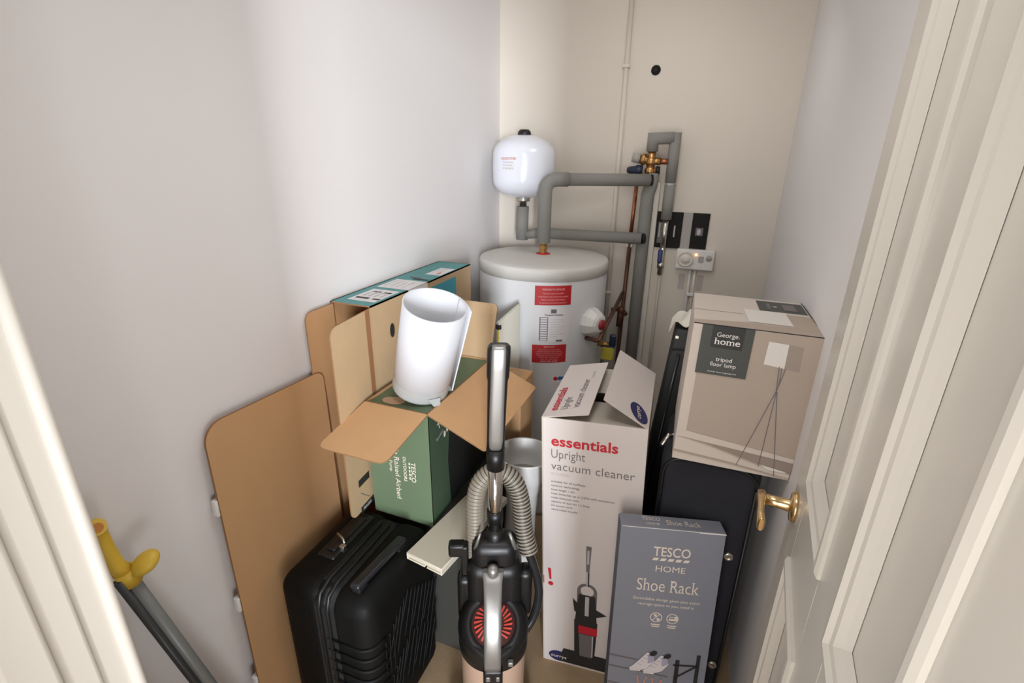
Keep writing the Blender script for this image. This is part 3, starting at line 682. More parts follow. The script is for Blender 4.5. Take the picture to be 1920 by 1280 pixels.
# ================================================================== dark grey crate, plank on it
t = thing('storage_crate', (-.7, 1.2, 0), 'dark grey storage crate on the floor behind the suitcase', 'crate')
b = MB().use(m_dgrey); b.hexa([V((-.828, 1.052, 0)), V((-.562, 1.052, 0)), V((-.562, 1.40, 0)), V((-.828, 1.40, 0)), V((-.830, 1.035, .518)), V((-.552, 1.035, .518)), V((-.552, 1.41, .518)), V((-.830, 1.41, .518))], .006, 3); part('body', b, t)
b = MB().use(m_dgrey); b.box(-.832, -.548, 1.030, 1.414, .518, .540, .004); part('lid', b, t)
t = thing('plastic_plank', (-.56, 1.0, .54), 'off white hollow plastic plank lying on the dark crate behind the vacuum cleaner', 'plank')
A = [V((-.6255, .869, .5405)), V((-.510, .852, .5405)), V((-.4617, 1.18, .5405)), V((-.5763, 1.197, .5405))]; hgt = V((0, 0, .0215)); e1 = (A[1] - A[0]).normalized(); e2 = (A[3] - A[0]).normalized()
b = MB().use(m_plank)
def bar(a0, a1, q0, q1, z0, z1, o2=0, L=None, bev=.0008):
    L = L or (A[3] - A[0]).length; W_ = (A[1] - A[0]).length
    c = [A[0] + e1 * a0 + e2 * o2, A[0] + e1 * a1 + e2 * o2, A[0] + e1 * a1 + e2 * L, A[0] + e1 * a0 + e2 * L]
    b.hexa([q + V((0, 0, z0)) for q in c] + [q + V((0, 0, z1)) for q in c], bev, 1)
W_ = (A[1] - A[0]).length
bar(0, W_, 0, 0, .0165, .0215, bev=.0015); bar(0, W_ * .52, 0, 0, 0, .0045); bar(W_ * .57, W_, 0, 0, 0, .0045); bar(W_ * .5, W_ * .6, 0, 0, 0, .0045, .02)
bar(0, .005, 0, 0, .003, .018); bar(W_ - .005, W_, 0, 0, .003, .018); bar(.005, W_ - .005, 0, 0, .0045, .0125, .004)
part('hollow_board', b, t)

# ================================================================== green box
t = thing('airbed_box', (-.72, 1.2, .54), 'green printed cardboard box with open flaps standing on the dark crate', 'box')
gx0, gx1, gy0, gy1, g0, g1 = -.8195, -.6205, 1.0015, 1.4145, .5405, .908
b = MB()
b.use(m_green).prism([(gx0, gy0, g0), (gx1, gy0, g0), (gx1, gy0, g1), (gx0, gy0, g1)], (0, TH, 0), m_cardedge, m_card)
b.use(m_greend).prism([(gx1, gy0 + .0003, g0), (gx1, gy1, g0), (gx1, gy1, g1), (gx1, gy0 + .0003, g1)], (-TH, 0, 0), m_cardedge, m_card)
b.use(m_green).prism([(gx0, gy1, g0), (gx0, gy0 + .0003, g0), (gx0, gy0 + .0003, g1), (gx0, gy1, g1)], (TH, 0, 0), m_cardedge, m_card)
b.prism([(gx1 - TH, gy1, g0), (gx0 + TH, gy1, g0), (gx0 + TH, gy1, g1), (gx1 - TH, gy1, g1)], (0, -TH, 0), m_cardedge, m_card)
b.prism([(gx0 + TH, gy0 + TH, g0), (gx0 + TH, gy1 - TH, g0), (gx1 - TH, gy1 - TH, g0), (gx1 - TH, gy0 + TH, g0)], (0, 0, TH), m_cardedge, m_card)
part('carton', b, t)
b = MB(); b.sheet((gx0 + .002, gy0 + .003, g1 - .008), (gx0 + .002, gy1 - .003, g1 - .008), (.190, 0, .004), .004, .012, m_green, m_card, m_cardedge, flip=True); part('flap', b, t, 'green left flap folded shut across the top')
b = MB(); b.sheet((gx0, gy0, g1), (gx1, gy0, g1), (-.0122, -.1822, -.0421), .004, .022, m_card, m_green, m_cardedge, flip=True); part('flap', b, t, 'brown front flap folded out over the suitcase')
b = MB(); b.sheet((gx1, gy0, g1), (gx1, gy1, g1), (.1651, .0033, -.0746), .004, .010, m_card, m_green, m_cardedge, flip=True); part('flap', b, t, 'brown right flap folded out behind the vacuum handle')
b = MB(); b.sheet((gx1, gy1, g1), (gx0, gy1, g1), (.0065, .0485, .1806), .004, .016, m_card2, m_green, m_cardedge, flip=True); part('flap', b, t, 'brown back flap standing upright')
p = Print((gx0, gy0, g1), (gx1, gy0, g1), (gx1, gy0, g0), (gx0, gy0, g0))
p.text(m_cream, 'TESCO', .137, .163, .0145, .066, rot=90, bold=.01, serif=True)
for k in range(5): p.rect(m_cream, .130, .166 + k * .012, .134, .174 + k * .012, 2)
p.text(m_cream, 'OUTDOORS', .112, .150, .0095, .082, rot=90, bold=.015)
p.text(m_cream, 'Double Raised Airbed', .083, .075, .0165, .225, rot=90, serif=True).text(m_cream, 'with Built-in Pump', .066, .085, .010, .125, rot=90)
p.done('printed_lettering', t, 'cream lettering reading down the green front')
p = Print((gx1, gy0, g1), (gx1, gy1, g1), (gx1, gy1, g0), (gx1, gy0, g0))
p.poly(m_nightblk, [(.13, .0), (.41, 0), (.41, .36), (.11, .36), (.10, .2)]); p.text(m_cream, 'Tesco', .05, .075, .022, rot=-18); p.disc(m_cream, .085, .105, .006, .010, 2).disc(m_cream, .10, .098, .005, .008, 2).disc(m_cream, .113, .092, .004, .007, 2)
p.text(m_paleink, 'Raised Airbed', .04, .105, .010, .04, rot=-18)
p.done('printed_picture', t, 'dark picture print on the right side')
p = Print((gx0, gy1, g1 - .0072), (gx0 + .19, gy1, g1 - .0035), (gx0 + .19, gy0, g1 - .0035), (gx0, gy0, g1 - .0072)); p.n = V((0, 0, 1))
p.disc(m_tabbrown, .065, .37, .035, .022); p.done('torn_patch', t, 'bare brown patch where the tape tore')

# ================================================================== white roll standing on the green box
t = thing('foam_roll', (-.70, 1.09, .911), 'white foam sheet roll in clear wrap standing tilted on the green box', 'roll')
o_ = V((-.700, 1.105, .932)); ROLLTOP = V((-.622, 1.071, 1.190)); ax = (ROLLTOP - o_).normalized(); LN = (ROLLTOP - o_).length
uu = ax.cross(V((0, 1, 0))).normalized(); ww = ax.cross(uu)
b = MB().use(m_foam); nS = 96; turns = 1.12; ROLLA = 3.6; ri, ro = [], []
for i in range(nS + 1):
    q = i / nS; a = 2 * PI * turns * q + ROLLA; rr = .0835 - .006 * q
    if q < .08: rr += .007 * (1 - q / .08) ** 2
    dirv = uu * math.cos(a) + ww * math.sin(a)
    ro.append((o_ + dirv * rr, o_ + ax * LN + dirv * (rr + .004))); ri.append((o_ + dirv * (rr - .0028), o_ + ax * LN + dirv * (rr + .0012)))
vo = [(b.bm.verts.new(a_), b.bm.verts.new(c_)) for a_, c_ in ro]; vi = [(b.bm.verts.new(a_), b.bm.verts.new(c_)) for a_, c_ in ri]
for i in range(nS):
    b._done([b.bm.faces.new((vo[i][0], vo[i + 1][0], vo[i + 1][1], vo[i][1])), b.bm.faces.new((vi[i][1], vi[i + 1][1], vi[i + 1][0], vi[i][0]))], True)
    b._done([b.bm.faces.new((vo[i][1], vo[i + 1][1], vi[i + 1][1], vi[i][1])), b.bm.faces.new((vi[i][0], vi[i + 1][0], vo[i + 1][0], vo[i][0]))])
b._done([b.bm.faces.new((vo[0][0], vo[0][1], vi[0][1], vi[0][0])), b.bm.faces.new((vo[-1][1], vo[-1][0], vi[-1][0], vi[-1][1]))])
part('rolled_sheet', b, t)
b = MB().use(m_foam); b.lathe([(.06, LN * .35), (.075, LN * .34), (0, LN * .34)], o_, ax, 32); part('inner_core', b, t)
b = MB().use(m_clear); nT = int(nS / turns); bd_ = []
for i in range(nT + 1):
    d_ = (ro[i][0] - o_); rr_ = d_.length; d_.normalize()
    bd_.append([b.bm.verts.new(o_ + d_ * (rr_ - .012) - ax * .0025), b.bm.verts.new(o_ + d_ * (rr_ + .0006) - ax * .001), b.bm.verts.new(o_ + d_ * (rr_ + .0008) + ax * .004), b.bm.verts.new(o_ + d_ * (rr_ + .0006) + ax * .034)])
for i in range(nT):
    b._done([b.bm.faces.new((bd_[i][k_], bd_[i + 1][k_], bd_[i + 1][k_ + 1], bd_[i][k_ + 1])) for k_ in range(3)], True)
b.lathe([(0, -.0025), (.076, -.0025)], o_, ax, 48)
for a in (2.55, 5.9):
    d_ = uu * math.cos(a) + ww * math.sin(a); pnt = o_ + d_ * .082; s2 = ax.cross(d_)
    b.poly([pnt + s2 * .018 + ax * .020, pnt + s2 * -.018 + ax * .020, pnt + d_ * .022 + ax * -.001, pnt + d_ * .016 + s2 * .014 + ax * .002])
part('wrapping', b, t, 'clear polythene band round the bottom')

# ================================================================== brown carton, board, white tub behind
t = thing('brown_carton', (-.6, 1.5, 0), 'plain brown carton standing between the green box and the cylinder', 'box')
b = MB().use(m_card); b.box(-.735, -.512, 1.425, 1.555, 0, .828, .003, 2); part('carton', b, t)
p = Print((-.735, 1.555, .828), (-.512, 1.555, .828), (-.512, 1.425, .828), (-.735, 1.425, .828)); p.n = V((0, 0, 1))
p.ring(m_taupem, .165, .045, .032, .002).ring(m_taupem, .165, .045, .022, .002).line(m_taupem, .10, .02, .135, .03, .002).rect(m_taupem, .10, .06, .125, .062); p.done('printed_mark', t, 'faint printed oval')
t = thing('laminate_board', (-.645, 1.65, 0), 'narrow grey white board with slanted top standing upright before the cylinder', 'board')
q0, q1 = V((-.668, 1.606, 0)), V((-.618, 1.695, 0)); nn = V((-(q1 - q0).y, (q1 - q0).x, 0)).normalized() * .016
b = MB().use(m_board); b.hexa([q0, q1, q1 + nn, q0 + nn, q0 + V((0, 0, .972)), q1 + V((0, 0, 1.024)), q1 + nn + V((0, 0, 1.024)), q0 + nn + V((0, 0, .972))], .001, 1); part('panel', b, t)
ee = (q1 - q0).normalized()
b = MB().use(m_yellow); b.hexa([q0 - ee * .003 + V((0, 0, .5)), q0 + V((0, 0, .5)), q0 + nn * .5 + V((0, 0, .5)), q0 + nn * .5 - ee * .003 + V((0, 0, .5)), q0 - ee * .003 + V((0, 0, .952)), q0 + V((0, 0, .952)), q0 + nn * .5 + V((0, 0, .952)), q0 + nn * .5 - ee * .003 + V((0, 0, .952))]); part('edge_strip', b, t, 'yellow edging strip')
b = MB().use(m_ink); b.hexa([q0 - ee * .004 + V((0, 0, .945)), q0 + ee * .01 - nn * .03 + V((0, 0, .945)), q0 + ee * .01 + nn * 1.02 + V((0, 0, .945)), q0 + nn * 1.02 - ee * .004 + V((0, 0, .945)), q0 - ee * .004 + V((0, 0, .963)), q0 + ee * .01 - nn * .03 + V((0, 0, .963)), q0 + ee * .01 + nn * 1.02 + V((0, 0, .963)), q0 + nn * 1.02 - ee * .004 + V((0, 0, .963))]); part('end_cap', b, t, 'black end cap')
t = thing('white_tub', (-.455, 1.262, 0), 'white plastic tub with wide open mouth behind the vacuum hose', 'tub')
o2 = V((-.462, 1.262, 0)); a2 = (V((-.447, 1.292, .655)) - o2).normalized()
b = MB().use(m_whitep); b.lathe([(0, .004), (.052, .004), (.052, .34), (.050, .44), (.054, .52), (.074, .572), (.088, .600), (.0905, .655), (.0925, .660), (.091, .664), (.087, .660), (.083, .61), (.066, .578), (.050, .56)], o2, a2, 44); part('body', b, t)
b = MB().use(m_greym); b.lathe([(.064, .578), (.050, .562), (.046, .50), (0, .50)], o2, a2, 36, mats=[None, m_dgrey, m_dgrey]); part('inner_funnel', b, t, 'grey inner throat')

# ================================================================== upright vacuum cleaner
KV = .91; B0 = V((-.387, .923, .1395)); rt = V((.922, .387, 0)); bk = V((-.387, .922, 0))
def VC(a, b_, c): return B0 + rt * (a * KV) + bk * (b_ * KV) + V((0, 0, c * KV))
t = thing('vacuum_cleaner', (B0.x, B0.y, 0), 'black and silver upright vacuum cleaner with ribbed hose standing on the floor', 'vacuum cleaner')
# floor head
b = MB().use(m_blackp)
mt = Matrix.Translation(B0) @ Matrix(((rt.x * KV, bk.x * KV, 0, 0), (rt.y * KV, bk.y * KV, 0, 0), (0, 0, KV, 0), (0, 0, 0, 1)))
b.box(-.150, .120, -.185, -.045, -.148, -.075, .018, 4, mt); b.box(-.075, .06, -.06, .09, -.13, .11, .02, 3, mt); part('floor_head', b, t)
for a_ in (-.09, .06):
    b = MB().use(m_blackp); b.lathe([(0, -.012), (.03, -.012), (.032, 0), (.03, .012), (0, .012)], VC(a_, .085, -.118), rt, 24); part('wheel', b, t)
# dust bin
b = MB().use(m_bin); b.lathe([(0, -.06 * KV), (.083 * KV, -.06 * KV), (.089 * KV, -.05 * KV), (.0925 * KV, .22 * KV), (.0925 * KV, .262 * KV)], VC(-.010, -.060, 0), seg=48); part('dust_bin', b, t, 'smoky see-through dust bin')
b = MB().use(m_blackp); b.lathe([(r_ * KV, h_ * KV) for r_, h_ in [(.0935, .235), (.0975, .240), (.0990, .262), (.0975, .295), (.094, .318)]], VC(-.010, -.060, 0), seg=48)
tax = (V((0, 0, 1)) * .80 - bk * .60).normalized(); lo = VC(-.010, -.062, .305)
b.lathe([(r_ * KV, h_ * KV) for r_, h_ in [(.098, -.022), (.100, .0), (.096, .026), (.088, .045), (.074, .056), (.066, .058), (.062, .053), (0, .050)]], lo, tax, 48)
lid = part('bin_lid', b, t)
b = MB().use(m_cycd); b.lathe([(r_ * KV, h_ * KV) for r_, h_ in [(.060, .0535), (.058, .056), (.030, .060), (0, .0615)]], lo, tax, 40); cyc = make_obj('cyclone_window', b, lid); cyc['label'] = 'dark red round window'
xu = (rt - tax * rt.dot(tax)).normalized(); yu = tax.cross(xu)
for sd in (-1, 1):
  b = MB().use(m_cyc)
  for k in range(26):
    a = 2 * PI * k / 26; a_b = a + .16
    if abs(math.sin(a + .1)) > .78 or math.cos(a + .1) * sd < 0: continue
    def cp(r_, an, h_): return lo + (tax * h_ + (xu * math.cos(an) + yu * math.sin(an)) * r_) * KV
    b.hexa([cp(.030, a, .058), cp(.052, a_b, .056), cp(.0525, a_b + .10, .056), cp(.0305, a + .13, .058), cp(.030, a, .0645), cp(.052, a_b, .061), cp(.0525, a_b + .10, .061), cp(.0305, a + .13, .0645)])
  make_obj('cyclone_fins', b, lid)
b = MB().use(m_blackp); b.box(-.036, .016, -.176, -.15, .175, .268, .007, 3, mt); lt = part('bin_latch', b, t)
for bb in ((-.029, -.017, -.179, -.174, .235, .252), (-.002, .008, -.179, -.174, .235, .252), (-.02, .0, -.178, -.174, .185, .192), (.030, .044, -.162, -.148, .268, .282)):
    b = MB().use(m_silver); b.box(*bb, .002, 2, mt); make_obj('latch_button', b, lt)
# bin carry handle : silver bar over the lid
b = MB(); b.use(m_silver)
pts = [(.500, -.060, .030), (.485, -.085, .0255), (.455, -.120, .0235), (.410, -.155, .0235), (.360, -.178, .0225), (.310, -.186, .022), (.292, -.183, .022)]
rings = []
for z, y, hw in pts:
    ring = []
    for j in range(16):
        a = 2 * PI * j / 16; ring.append(b.bm.verts.new(VC(-.011 + hw * math.copysign(abs(math.cos(a)) ** .55, math.cos(a)), y + .009 * math.copysign(abs(math.sin(a)) ** .7, math.sin(a)), z)))
    rings.append(ring)
for A_, B_ in zip(rings, rings[1:]): b._done([b.bm.faces.new((A_[j], A_[(j + 1) % 16], B_[(j + 1) % 16], B_[j])) for j in range(16)], True)
b._done([b.bm.faces.new(rings[0]), b.bm.faces.new(list(reversed(rings[-1])))])
part('bin_handle', b, t, 'silver carry handle arching over the lid')
b = MB().use(m_silver); b.lathe([(.015, 0), (.015, .011), (.0125, .014), (.0125, .020), (.009, .024), (0, .025)], VC(-.011, -.060, .500), (V((0, 0, 1)) * .75 - bk * .66), 24); part('release_button', b, t, 'silver round button')
# upper body
b = MB().use(m_blackp)
b.box(-.085, .070, -.055, .055, .11, .50, .03, 4, mt); b.box(-.070, .055, -.045, .045, .47, .565, .026, 4, mt)
b.box(-.112, -.070, -.035, .02, .28, .44, .014, 3, mt); b.box(.060, .100, -.035, .02, .30, .46, .014, 3, mt)
b.tube([VC(-.006, 0, .52), VC(-.006, 0, .575), VC(-.006, 0, .59)], [.032, .0237, .0178], 20)
part('motor_body', b, t)
b = MB().use(m_blackp); b.box(-.135, -.088, -.02, .012, .505, .545, .006, 2, mt); b.box(-.10, -.08, -.02, .012, .44, .54, .004, 2, mt); part('cord_hook', b, t)
b = MB().use(m_silver); b.tube([VC(-.045, -.03, .60), VC(-.060, -.028, .545)], [.003, .005], 8); part('silver_trim', b, t); b = MB().use(m_silver); b.tube([VC(.033, -.03, .60), VC(.050, -.028, .545)], [.004, .006], 8); part('silver_trim', b, t)
# tube
b = MB().use(m_chrome); b.tube([VC(-.006, 0, .545), VC(-.005, .012, .80)], .0175, 28); part('chrome_tube', b, t)
b = MB().use(m_blackp); b.tube([VC(-.006, .004, .612), VC(-.006, .005, .648)], .0202, 24); part('tube_clip', b, t)
b = MB().use(m_blackp); b.tube([VC(-.005, .011, .778), VC(-.005, .014, .838)], [.0214, .0223], 24); part('tube_collar', b, t)
# grip
b = MB().use(m_blackp)
def loft(mb, secs, nn_=20, pw_=.5):
    rs = []
    for (a_, y_, z_, hw, hd) in secs:
        rs.append([mb.bm.verts.new(VC(a_ + hw * math.copysign(abs(math.cos(2 * PI * j / nn_)) ** pw_, math.cos(2 * PI * j / nn_)), y_ + hd * math.copysign(abs(math.sin(2 * PI * j / nn_)) ** pw_, math.sin(2 * PI * j / nn_)), z_)) for j in range(nn_)])
    for A_, B_ in zip(rs, rs[1:]): mb._done([mb.bm.faces.new((A_[j], A_[(j + 1) % nn_], B_[(j + 1) % nn_], B_[j])) for j in range(nn_)], True)
    mb._done([mb.bm.faces.new(list(reversed(rs[0]))), mb.bm.faces.new(rs[-1])])
loft(b, [(-.005, .016, .826, .0235, .022), (-.004, .018, .87, .0235, .020), (-.002, .022, .96, .0245, .018), (0, .026, 1.028, .0255, .018), (.0005, .027, 1.040, .0285, .021), (.0025, .03, 1.10, .0292, .021), (.003, .031, 1.112, .0285, .020), (.003, .031, 1.119, .023, .015)])
part('grip', b, t)
b = MB().use(m_silver)
loft(b, [(-.005, .001, .836, .012, .004), (-.005, -.001, .850, .0165, .007), (-.004, -.001, .87, .0182, .008), (-.002, .003, .96, .0182, .007), (.0015, .009, 1.06, .0180, .006), (.003, .012, 1.112, .0178, .006), (.003, .018, 1.121, .016, .008)], pw_=.62)
part('grip_inlay', b, t, 'shiny silver strip on the front of the grip')
# ribbed hose looping behind the tube
def spline(P, n=14):
    out = []; P = [V(q) for q in P]; P = [2 * P[0] - P[1]] + P + [2 * P[-1] - P[-2]]
    for i in range(1, len(P) - 2):
        for k in range(n):
            u = k / n; p0, p1, p2, p3 = P[i - 1:i + 3]
            out.append(.5 * ((2 * p1) + (p2 - p0) * u + (2 * p0 - 5 * p1 + 4 * p2 - p3) * u * u + (3 * p1 - p0 - 3 * p2 + p3) * u ** 3))
    return out + [P[-2]]
def resample(P, step):
    out = [P[0]]; acc = 0
    for a_, c_ in zip(P, P[1:]):
        L = (c_ - a_).length; d_ = step - acc
        while d_ <= L: out.append(a_ + (c_ - a_) * (d_ / L)); d_ += step
        acc = (acc + L) % step if L + acc >= step else acc + L
    return out
path = spline([VC(-.082, .0, .37), VC(-.066, .012, .45), VC(-.062, .028, .56), VC(-.060, .038, .655), VC(-.043, .046, .712), VC(0, .050, .742), VC(.043, .046, .714), VC(.064, .038, .655), VC(.074, .024, .57), VC(.090, .006, .50)], 20)
path = resample(path, .0024)
rad = [(.0235, .0245, .0235, .0208)[i % 4] for i in range(len(path))]
b = MB().use(m_hose); b.tube(path, rad, 18, stripes=[m_hose, m_hose, m_hose, m_hosed]); part('ribbed_hose', b, t, 'grey ribbed hose looped over the tube')
b = MB().use(m_blackg); b.tube(resample(spline([VC(.088, .006, .505), VC(.103, .0, .46), VC(.118, -.004, .40), VC(.121, -.01, .345), VC(.108, -.02, .285), VC(.082, -.035, .245)], 12), .008), .0114, 14); part('lower_hose', b, t, 'smooth black lower hose')
b = MB().use(m_blackp); b.tube([VC(-.086, -.002, .38), VC(-.082, 0, .345), VC(-.09, -.01, .33)], [.0255, .0265, .02], 18); part('hose_cuff', b, t)

# ================================================================== essentials carton
t = thing('vacuum_cleaner_box', (-.2, 1.3, 0), 'tall white carton printed with an upright vacuum cleaner, its top flaps half open', 'box')
F = [V((-.309, 1.134, 0)), V((-.034, 1.161, 0)), V((-.070, 1.530, 0)), V((-.345, 1.503, 0))]
T_ = [V((-.3426, 1.121, .900)), V((-.0692, 1.163, .900)), V((-.090, 1.530, .900)), V((-.363, 1.488, .900))]
b = MB()
for i, j in ((0, 1), (1, 2), (2, 3), (3, 0)):
    n = (F[j] - F[i]).cross(V((0, 0, 1))).normalized() * -.004
    N_ = 10; gs = []
    for off in (V((0, 0, 0)), n):
        gs.append([[b.bm.verts.new(((F[i] * (1 - a / N_) + F[j] * a / N_) * (1 - c / N_) + (T_[i] * (1 - a / N_) + T_[j] * a / N_) * c / N_) + off) for c in range(N_ + 1)] for a in range(N_ + 1)])
    for gi, mm in ((0, m_whitecard), (1, m_innercard)):
        b.use(mm)._done([b.bm.faces.new((gs[gi][a][c], gs[gi][a + 1][c], gs[gi][a + 1][c + 1], gs[gi][a][c + 1])) for a in range(N_) for c in range(N_)])
    rim = [(a, 0) for a in range(N_)] + [(N_, c) for c in range(N_)] + [(a, N_) for a in range(N_, 0, -1)] + [(0, c) for c in range(N_, 0, -1)]
    b._done([b.bm.faces.new((gs[0][p_[0]][p_[1]], gs[0][q_[0]][q_[1]], gs[1][q_[0]][q_[1]], gs[1][p_[0]][p_[1]])) for p_, q_ in zip(rim, rim[1:] + rim[:1])])
b.prism([F[0], F[3], F[2], F[1]], (0, 0, .004), m_innercard, m_innercard)
part('carton', b, t)
b = MB(); b.sheet(T_[0], T_[3], (.124, .010, .028), .003, .004, m_whitecard, m_innercard, m_innercard, flip=True); part('flap', b, t, 'white left flap with red and grey lettering')
b = MB(); b.sheet(T_[1], T_[2], (-.118, -.010, .068), .003, .004, m_whitecard, m_innercard, m_innercard); part('flap', b, t, 'plain right flap with a navy oval logo')
b = MB(); b.sheet(T_[0] + V((.006, .006, -.002)), T_[1] + V((-.006, .006, -.002)), (-.02, .19, -.035), .003, .006, m_innercard, m_innercard, m_innercard); part('flap', b, t, 'front flap folded inwards')
b = MB(); b.sheet(T_[3] + V((.006, -.006, -.002)), T_[2] + V((-.006, -.006, -.002)), (.004, -.15, -.012), .003, .006, m_innercard, m_innercard, m_innercard); part('flap', b, t, 'back flap folded inwards')
p = Print(T_[0], T_[1], F[1], F[0]); W = p.W
p.text(m_red, 'essentials', .026, .083, .030, .178, bold=.022)
p.text(m_greyink, 'Upright', .026, .122, .028, .092, bold=-.008).text(m_greyink, 'vacuum cleaner', .026, .160, .026, .225, bold=-.008)
p.text(m_paleink, 'C17UVC20', .026, .178, .008, .05)
for k, tx in enumerate(('suitable for all surfaces', 'cyclonic technology', 'hose length 1.5m', 'hose stretches up to 2.45m with accessories', 'metal telescopic tube', 'capacity of dust bin 1.5 litres', '5m power cord', 'removable handle')):
    p.text(m_greyink, tx, .026, .202 + k * .0135, .0068, (.095, .08, .066, .176, .078, .108, .06, .075)[k])
p.rect(m_red, .002, .545, .005, .575)
p.poly(m_red, [(.016, .512), (.026, .514), (.027, .556), (.021, .556)]).disc(m_red, .025, .572, .008)
p.done('printed_lettering', t, 'red and grey product lettering')
p = Print(T_[0], T_[1], F[1], F[0])
p.disc(m_navyink, .052, .872, .033, .022); p.text(m_cream, 'currys', .052, .878, .013, .05, 'c', lay=3, bold=.01); p.done('printed_logo', t, 'navy oval shop logo at the foot')
p = Print(T_[0], T_[1], F[1], F[0])
# printed vacuum cleaner
cx = .135
p.poly(m_greyink, [(cx - .006, .405), (cx + .010, .405), (cx + .006, .50), (cx - .004, .50)]); p.rect(m_paleink, cx - .002, .42, cx + .004, .47, 2)
p.rect(m_paleink, cx - .004, .50, cx + .006, .555).rect(m_ink, cx + .002, .50, cx + .006, .555, 2)
p.ring(m_greyink, cx + .001, .575, .030, .010); p.rect(m_greyink, cx - .029, .575, cx - .018, .66).rect(m_greyink, cx + .021, .575, cx + .031, .66)
p.poly(m_ink, [(cx - .024, .59), (cx + .026, .59), (cx + .034, .70), (cx - .034, .70)], 2).rect(m_paleink, cx - .004, .595, cx + .008, .672, 3)
p.poly(m_ink, [(cx - .042, .612), (cx - .022, .632), (cx - .022, .668), (cx - .036, .662)], 2).poly(m_ink, [(cx + .03, .640), (cx + .062, .656), (cx + .03, .672)], 2)
p.poly(m_ink, [(cx - .036, .695), (cx + .036, .695), (cx + .030, .862), (cx - .033, .862)], 2); p.rect(m_red, cx - .022, .716, cx + .036, .748, 3); p.poly(m_greyink, [(cx - .02, .75), (cx + .026, .75), (cx + .022, .845), (cx - .016, .845)], 3); p.rect(m_paleink, cx + .021, .75, cx + .025, .84, 4)
p.poly(m_ink, [(cx - .068, .832), (cx + .075, .832), (cx + .082, .868), (cx + .082, .892), (cx - .078, .892), (cx - .078, .866)], 2)
p.done('printed_picture', t, 'printed picture of a vacuum cleaner')
fl = V((.124, .010, .028)); p = Print(T_[3], T_[3] + fl, T_[0] + fl, T_[0]); p.n = (p.n if p.n.z > 0 else -p.n)
p.text(m_red, 'essentials', .034, .335, .022, .15, rot=-90, bold=.02).text(m_greyink, 'Upright', .062, .330, .020, .075, rot=-90, bold=-.005).text(m_greyink, 'vacuum cleaner', .092, .322, .020, .19, rot=-90, bold=-.005).text(m_paleink, 'C17UVC20', .1, .12, .008, .05, rot=-90)
p.done('printed_flap', t, 'red and grey lettering on the left flap')
fr = V((-.118, -.010, .068)); p = Print(T_[2] + fr, T_[2], T_[1], T_[1] + fr); p.n = (p.n if p.n.z > 0 else -p.n)
p.disc(m_navyink, p.W - .034, p.H - .050, .026, .046, a=-.30); p.text(m_cream, 'currys', p.W - .026, p.H - .022, .013, .06, rot=-100, lay=3, bold=.01)
p.done('printed_flap', t, 'navy oval shop logo')

# ================================================================== dark cases and the lamp box
t = thing('navy_suitcase', (.09, 1.3, 0), 'large navy fabric suitcase standing beside the white carton under the lamp box', 'suitcase')
nx0, nx1, ny0, ny1, nz1 = -.028, .212, 1.168, 1.440, .838
b = MB().use(m_navy); b.box(nx0, nx1, ny0, ny1, .02, nz1, .03, 5); part('body', b, t)
b = MB().use(m_blackp)
def corner_path(x0, x1, z0, z1, r_, y_): 
    o = []
    for cxx, czz, a0 in ((x1 - r_, z1 - r_, 0), (x0 + r_, z1 - r_, PI / 2), (x0 + r_, z0 + r_, PI), (x1 - r_, z0 + r_, 1.5 * PI)):
        o += [(cxx + r_ * math.cos(a0 + PI / 2 * i / 6), y_, czz + r_ * math.sin(a0 + PI / 2 * i / 6)) for i in range(7)]
    return o + [o[0]]
b.tube(corner_path(nx0 + .008, nx1 - .008, .03, nz1 - .008, .05, ny0 + .006), .005, 8); part('piping', b, t)
for xx, zz in ((.170, .572), (.186, .180)):
    b = MB().use(m_zip); b.lathe([(.013, 0), (.013, .006), (.009, .010), (.006, .007), (0, .008)], (xx, ny0, zz), (0, -1, 0), 20); part('stud', b, t, 'dull metal stud')
b = MB().use(m_zip); c = V((-.024, 1.262, .828)); b.tube([c + V((-.012, -.02, -.012)), c + V((0, 0, 0)), c + V((.006, .006, .012))], [.006, .008, .007], 8); b.tube([c + V((.006, .0, .012)), c + V((.018, .0, .018)), c + V((.026, .004, .017))], .003, 8); part('zip_pull', b, t, 'metal zip pull')

t = thing('tall_black_case', (.05, 1.6, 0), 'tall black case standing behind the lamp box under white film', 'case')
ly0, ly1 = 1.548, 1.66
b = MB().use(m_blackv)
cs = [V((-.143, ly0, 0)), V((.18, ly0, 0)), V((.18, ly1, 0)), V((-.143, ly1, 0)), V((-.054, ly0, 1.055)), V((.19, ly0, 1.075)), V((.19, ly1, 1.075)), V((-.054, ly1, 1.055))]
b.hexa(cs, .012, 4); part('body', b, t)
b = MB().use(m_blackg)
b.tube([V((-.052, ly0 - .001, .985)), V((.19, ly0 - .001, 1.0))], .0035, 8)
for q in (.028, .06): b.tube([V((-.135 + q, ly0 - .001, .05)), V((-.057 + q, ly0 - .001, .97))], .006, 10)
part('ridge', b, t)
b = MB().use(m_zip); b.box(-.047, -.036, ly0 - .004, ly0 + .002, 1.022, 1.032, .001); part('badge', b, t)
t = thing('plastic_film', (-.02, 1.58, 1.06), 'crumpled white polythene film draped over the tall black case', 'film')
b = MB().use(m_film); nx, ny_ = 14, 8; gv = []
for i in range(nx + 1):
    row = []
    for j in range(ny_ + 1):
        x = -.062 + .125 * i / nx; y = 1.535 + .115 * j / ny_
        z = 1.072 + .012 * math.sin(i * .9) * math.cos(j * .7) + .024 * math.exp(-((i - 6.5) / 3) ** 2) + random.uniform(-.003, .003)
        if i == 0: z -= .018; x -= .006
        if j == 0: z -= .010 - .006 * math.sin(i)
        row.append(b.bm.verts.new((x, y, z)))
    gv.append(row)
